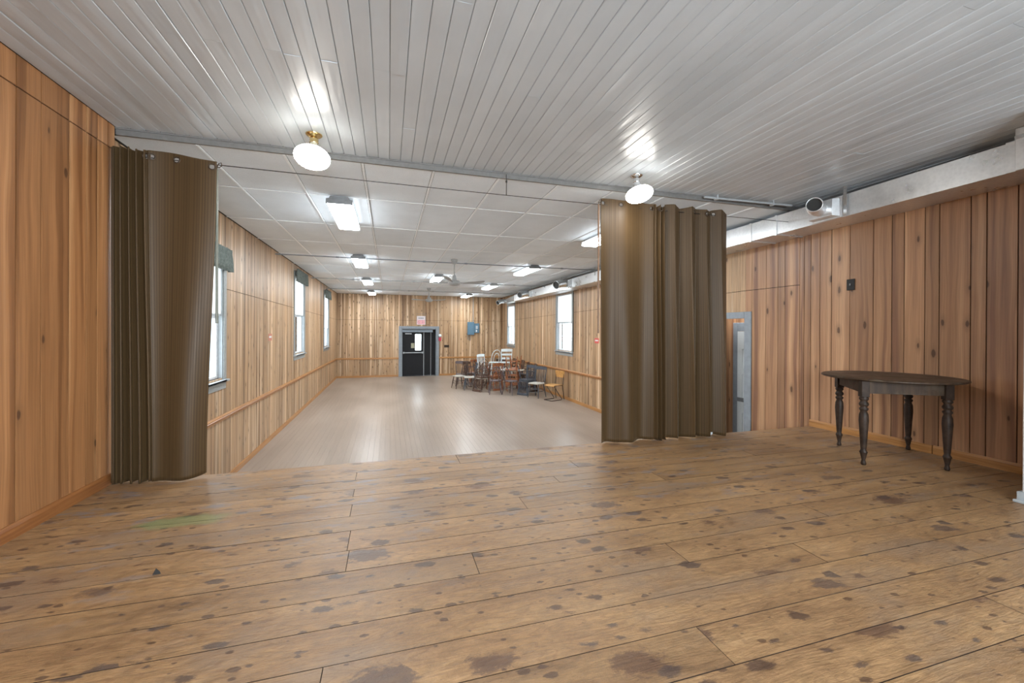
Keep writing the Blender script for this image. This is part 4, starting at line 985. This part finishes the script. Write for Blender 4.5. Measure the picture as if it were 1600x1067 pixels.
# ------------------------------------------------------------------ small things on the stage floor
sc_ = MB().add([(-0.016, -0.006, 0.0), (0.018, -0.004, 0.0), (0.006, 0.010, 0.0), (-0.004, 0.001, 0.028), (0.010, 0.003, 0.010)], [(0,1,2), (0,3,1), (1,4,2), (3,0,2), (3,2,4), (3,4,1)])
so_ = obj('wood_chip', sc_, M['black']); so_.location = (-1.079, 2.431, ZS+0.0015); tag(so_, 'tiny black chip lying on the near left stage boards', 'debris')
def crumple(name, loc, s, seed, label, mat):
    bm = bmesh.new(); bmesh.ops.create_icosphere(bm, subdivisions=3, radius=1); rr = random.Random(seed)
    from mathutils import noise
    for v in bm.verts:
        k = 0.75+0.5*noise.noise(v.co*2.2+Vector((seed, 0, 0))); v.co = Vector((v.co.x*s[0]*k, v.co.y*s[1]*k, max(0, v.co.z*0.9+0.5)*s[2]*k))
    me = bpy.data.meshes.new(name); bm.to_mesh(me); bm.free(); me.polygons.foreach_set('use_smooth', [True]*len(me.polygons))
    o = obj(name, me, mat); o.location = loc; tag(o, label, 'cloth')
crumple('white_cloth', (3.55, 3.955, ZS+0.002), (0.075, 0.035, 0.035), 3, 'crumpled white rag at the foot of the right curtain, larger', M['win_white'])
crumple('white_cloth', (3.735, 3.955, ZS+0.002), (0.040, 0.03, 0.025), 5, 'small white rag at the foot of the right curtain by the doorway', M['win_white'])

# ------------------------------------------------------------------ pile of chairs in the hall
CH = {}
def wmat(name, col, v=0.35): 
    if name not in CH: CH[name] = plain(name, col, 0.4, 0, v, 18)
    return CH[name]
dark = wmat('dark_brown_chair_wood', (0.060, 0.032, 0.022)); umber = wmat('umber_chair_wood', (0.10, 0.055, 0.038)); orange = wmat('orange_brown_chair_wood', (0.30, 0.11, 0.045))
slate = wmat('slate_grey_chair_paint', (0.075, 0.085, 0.105)); whitec = wmat('white_chair_paint', (0.66, 0.74, 0.76), 0.08); ply = wmat('honey_plywood', (0.52, 0.27, 0.08), 0.2)
padl = wmat('pale_seat_pad', (0.50, 0.48, 0.43), 0.1); plum = wmat('plum_grey_chair_wood', (0.11, 0.085, 0.09)); steel = wmat('dark_brown_tube', (0.045, 0.03, 0.025))
def seat_mb(w, d, t=0.03, rnd_=0.06, n=5):
    pts = []
    for cx, cy, a0 in ((w/2-rnd_, d/2-rnd_, 0), (-w/2+rnd_, d/2-rnd_, PI/2), (-w/2+rnd_, -d/2+rnd_, PI), (w/2-rnd_, -d/2+rnd_, 1.5*PI)):
        for i in range(n): a = a0+PI/2*i/(n-1); pts.append((cx+rnd_*math.cos(a), cy+rnd_*math.sin(a)))
    m_ = len(pts); v = [(x, y, 0.45-t) for x, y in pts]+[(x, y, 0.45) for x, y in pts]
    return MB().add(v, [(i, (i+1) % m_, m_+(i+1) % m_, m_+i) for i in range(m_)]+[tuple(range(m_))[::-1], tuple(range(m_, 2*m_))])
def build_chair(kind, mat, pad=None):
    """returns list of (name, mesh, material); chair faces -y, back at +y"""
    P = []
    if kind == 'spindle' or kind == 'slat' or kind == 'bentwood':
        if kind == 'bentwood': P.append(('seat', MB().lathe([(0.19, 0.425), (0.205, 0.432), (0.205, 0.448), (0.19, 0.455)], (0,0,0), 24), pad or mat))
        else: P.append(('seat', seat_mb(0.42, 0.40), pad or mat))
        for sx in (-1, 1):
            for sy in (-1, 1):
                t = Vector((sx*0.15, sy*0.14, 0.42)); b = Vector((sx*0.20, sy*0.20+0.01*sy, 0))
                P.append(('leg', MB().tube([t, t.lerp(b, 0.35), t.lerp(b, 0.7), b], [0.014, 0.020, 0.016, 0.012], 8), mat))
        if kind == 'bentwood':
            ring = [(0.172*math.cos(a), 0.165*math.sin(a), 0.20) for a in [2*PI*i/24 for i in range(25)]]
            P.append(('stretcher', MB().tube(ring, 0.010, 6), mat))
            for rx, zt in ((0.185, 0.90), (0.105, 0.78)):
                arc = [(rx*math.cos(PI*i/18), 0.17+0.10*math.sin(PI*i/18)**0.6, 0.45+(zt-0.45)*math.sin(PI*i/18)**0.55) for i in range(19)]
                P.append(('back_hoop', MB().tube(arc, 0.012, 8), mat))
        else:
            for z, k in ((0.17, 0.9), (0.27, 0.85)): P.append(('stretcher', MB().tube([(-0.18*k-0.01, -0.185*k, z), (0.18*k+0.01, -0.185*k, z)], 0.009, 6), mat))
            for sx in (-1, 1): P.append(('stretcher', MB().tube([(sx*0.175, -0.18, 0.20), (sx*0.175, 0.18, 0.20)], 0.009, 6), mat))
            P.append(('stretcher', MB().tube([(-0.17, 0.175, 0.24), (0.17, 0.175, 0.24)], 0.009, 6), mat))
            for sx in (-1, 1): P.append(('back_post', MB().tube([(sx*0.175, 0.165, 0.449), (sx*0.185, 0.20, 0.68), (sx*0.195, 0.25, 0.92)], [0.015, 0.017, 0.012], 8), mat))
            def crest(z0, z1, yc):
                v = []
                for i in range(9):
                    x = -0.20+0.05*i; yy = yc+0.025*(1-(x/0.2)**2)
                    lift = 0.012*(1-(x/0.2)**2)
                    v += [(x, yy-0.008, z0), (x, yy+0.008, z0), (x, yy+0.008, z1+lift), (x, yy-0.008, z1+lift)]
                f = []
                for i in range(8):
                    b = 4*i; c = b+4; f += [(b, b+1, c+1, c), (b+1, b+2, c+2, c+1), (b+2, b+3, c+3, c+2), (b+3, b, c, c+3)]
                return MB().add(v, f+[(0, 3, 2, 1), (32, 33, 34, 35)])
            P.append(('crest_rail', crest(0.84, 0.93, 0.232), mat))
            if kind == 'spindle':
                for i in range(5):
                    x = -0.115+0.0575*i; P.append(('spindle', MB().tube([(x*0.9, 0.175, 0.449), (x, 0.215, 0.65), (x, 0.25, 0.85)], [0.007, 0.010, 0.006], 6), mat))
            else:
                for z in (0.56, 0.70): P.append(('back_slat', crest(z, z+0.06, 0.185+(z-0.45)*0.13), mat))
    else:   # school chair on sled tubes
        v = []
        for i in range(9):
            yy = -0.20+0.05*i; z = 0.455+0.012*math.cos(yy*9)-(0.02 if i == 0 else 0)
            for x in (-0.19, 0.19): v += [(x, yy, z), (x, yy, z-0.010)]
        f = []
        for i in range(8): b = 4*i; c = b+4; f += [(b, b+2, c+2, c), (b+1, c+1, c+3, b+3), (b, c, c+1, b+1), (b+2, b+3, c+3, c+2)]
        P.append(('seat', MB().add(v, f+[(0, 1, 3, 2), (32, 34, 35, 33)]), mat))
        P.append(('backrest', MB().box(-0.19, 0.19, 0.245, 0.256, 0.66, 0.86, 0.004), mat))
        for sx in (-1, 1):
            P.append(('sled_frame', MB().tube([(sx*0.165, 0.262, 0.84), (sx*0.165, 0.215, 0.46), (sx*0.165, 0.195, 0.432), (sx*0.165, -0.15, 0.432), (sx*0.165, 0.17, 0.03), (sx*0.165, 0.15, 0.012), (sx*0.165, -0.24, 0.012)], 0.011, 8), steel))
            P.append(('leg', MB().tube([(sx*0.165, 0.20, 0.43), (sx*0.17, 0.26, 0.012)], 0.011, 8), steel))
        P.append(('cross_bar', MB().tube([(-0.165, -0.24, 0.012), (0.165, -0.24, 0.012)], 0.011, 8), steel))
    out = []; cache = {}
    for nm, mb, mt in P:
        me = mb.mesh(nm); me.materials.append(mt); out.append((nm, me))
    return out
PROTO = {}
def chair(kind, mat, x, y, rz, label, z=0.0, flip=False, tilt=(0, 0), pad=None):
    key = (kind, mat.name, pad.name if pad else '')
    if key not in PROTO: PROTO[key] = build_chair(kind, mat, pad)
    o = thing('chair', label, 'chair', (x, y, ZF+z+(0.93 if flip and z == 0 else 0)), rz, 'chairs piled in the hall corner')
    o.rotation_euler = (tilt[0]+(PI if flip else 0), tilt[1], rz)
    for nm, me in PROTO[key]: inst(nm, me, o)
    return o
D_ = math.radians
# front row (nearest the stage), left to right in the photograph
chair('spindle', dark, 2.42, 14.75, D_(-75), 'dark spindle chair with pale seat at the left end of the pile', pad=padl)
chair('spindle', slate, 2.72, 14.30, D_(-95), 'blue-grey spindle chair second from the left end of the pile', pad=padl)
chair('bentwood', umber, 3.05, 13.85, D_(-150), 'brown bentwood chair in the front row left of the round-seated one', pad=padl)
chair('bentwood', plum, 3.33, 13.12, D_(170), 'plum-grey chair turned backwards at the front of the pile')
chair('bentwood', plum, 3.80, 12.88, D_(35), 'round-seated grey chair at the front centre of the pile')
chair('spindle', slate, 4.42, 12.15, D_(-55), 'slate spindle chair with light seat next to the plywood chair', pad=padl)
chair('spindle', slate, 4.30, 12.75, D_(-60), 'slate chair behind the light-seated slate chair')
chair('school', ply, 4.74, 11.55, D_(-68), 'honey plywood school chair on a dark sled frame by the right wall')
# behind
chair('bentwood', umber, 3.25, 14.60, D_(-30), 'brown bentwood chair behind the left front chairs')
chair('spindle', umber, 2.95, 15.15, D_(120), 'brown spindle chair at the back left of the pile')
chair('spindle', orange, 3.55, 14.05, D_(200), 'orange-brown spindle chair in the middle of the pile')
chair('bentwood', dark, 3.35, 15.50, D_(60), 'dark bentwood chair at the rear, under the white chairs')
chair('slat', umber, 4.60, 13.45, D_(-100), 'brown slat-back chair against the right wall')
chair('spindle', dark, 4.62, 14.25, D_(-110), 'dark spindle chair against the right wall behind the brown slat-back')
chair('slat', dark, 4.10, 15.70, D_(-40), 'dark slat-back chair at the rear right of the pile')
chair('spindle', umber, 4.68, 15.10, D_(-90), 'brown spindle chair by the right wall at the rear')
chair('spindle', plum, 2.62, 15.35, D_(160), 'plum spindle chair standing at the far left rear of the pile')
chair('bentwood', dark, 3.72, 16.05, D_(10), 'dark bentwood chair at the very back of the pile')
chair('spindle', orange, 3.05, 16.0, D_(-150), 'orange-brown spindle chair at the back, left of the dark bentwood')
chair('slat', umber, 4.66, 16.1, D_(-90), 'brown slat-back chair farthest back along the right wall')
chair('bentwood', umber, 4.60, 14.80, D_(150), 'brown bentwood chair beside the buried table')
# chairs turned over, seat to seat, their backs hanging down in front of the chair below
SS = 0.918
chair('bentwood', umber, 3.25, 14.60, D_(-30), 'brown bentwood chair upside down on another, left of centre', SS, True)
chair('spindle', orange, 3.55, 14.05, D_(20), 'orange-brown chair upside down in the middle of the pile', SS, True)
chair('spindle', umber, 3.05, 13.85, D_(-60), 'brown chair upside down on the front left bentwood chair', SS, True)
chair('spindle', dark, 4.62, 14.25, D_(-20), 'dark chair upside down by the right wall', SS, True)
chair('bentwood', plum, 2.95, 15.15, D_(-20), 'plum bentwood chair upside down at the back left of the pile', SS, True)
chair('slat', dark, 4.60, 13.45, D_(10), 'dark slat-back chair upside down on the brown one by the wall', SS, True)
chair('spindle', slate, 4.30, 12.75, D_(-60), 'slate chair upside down on the rear slate chair', SS, True)
# table in the pile with an orange chair turned over on it, its back hanging down in front
tt = thing('round_table', 'small pale-topped table buried among the piled chairs', 'table', (4.10, 13.72, ZF))
obj('tabletop', MB().lathe([(0.40, 0.695), (0.42, 0.705), (0.42, 0.722), (0.40, 0.727)], (0,0,0), 32), padl, tt)
for a in range(4):
    ax_, ay_ = 0.26*math.cos(a*PI/2+0.6), 0.26*math.sin(a*PI/2+0.6); obj('leg', MB().tube([(ax_, ay_, 0.694), (ax_*1.1, ay_*1.1, 0)], [0.022, 0.016], 8), orange, tt)
chair('slat', orange, 3.98, 13.45, D_(-16), 'orange ladder-back chair upside down on the buried table, back hanging to the front', 1.182, True)
chair('bentwood', orange, 4.28, 13.95, D_(160), 'orange bentwood chair upside down on the buried table', 1.182, True)
# white chairs stacked upright on other chairs
chair('bentwood', dark, 3.70, 14.72, D_(5), 'dark bentwood chair carrying the left white chair')
chair('spindle', umber, 4.13, 14.72, D_(-8), 'brown spindle chair carrying the right white chair')
chair('bentwood', whitec, 3.70, 14.70, D_(185), 'white painted hoop-back chair stacked high in the pile, left one', 0.46)
chair('slat', whitec, 4.13, 14.70, D_(172), 'white painted slat-back chair stacked high in the pile, right one', 0.46)
chair('spindle', whitec, 3.36, 15.02, D_(120), 'white painted spindle chair lying over at the back left of the pile', 0.22, False, (0.2, 0.1))
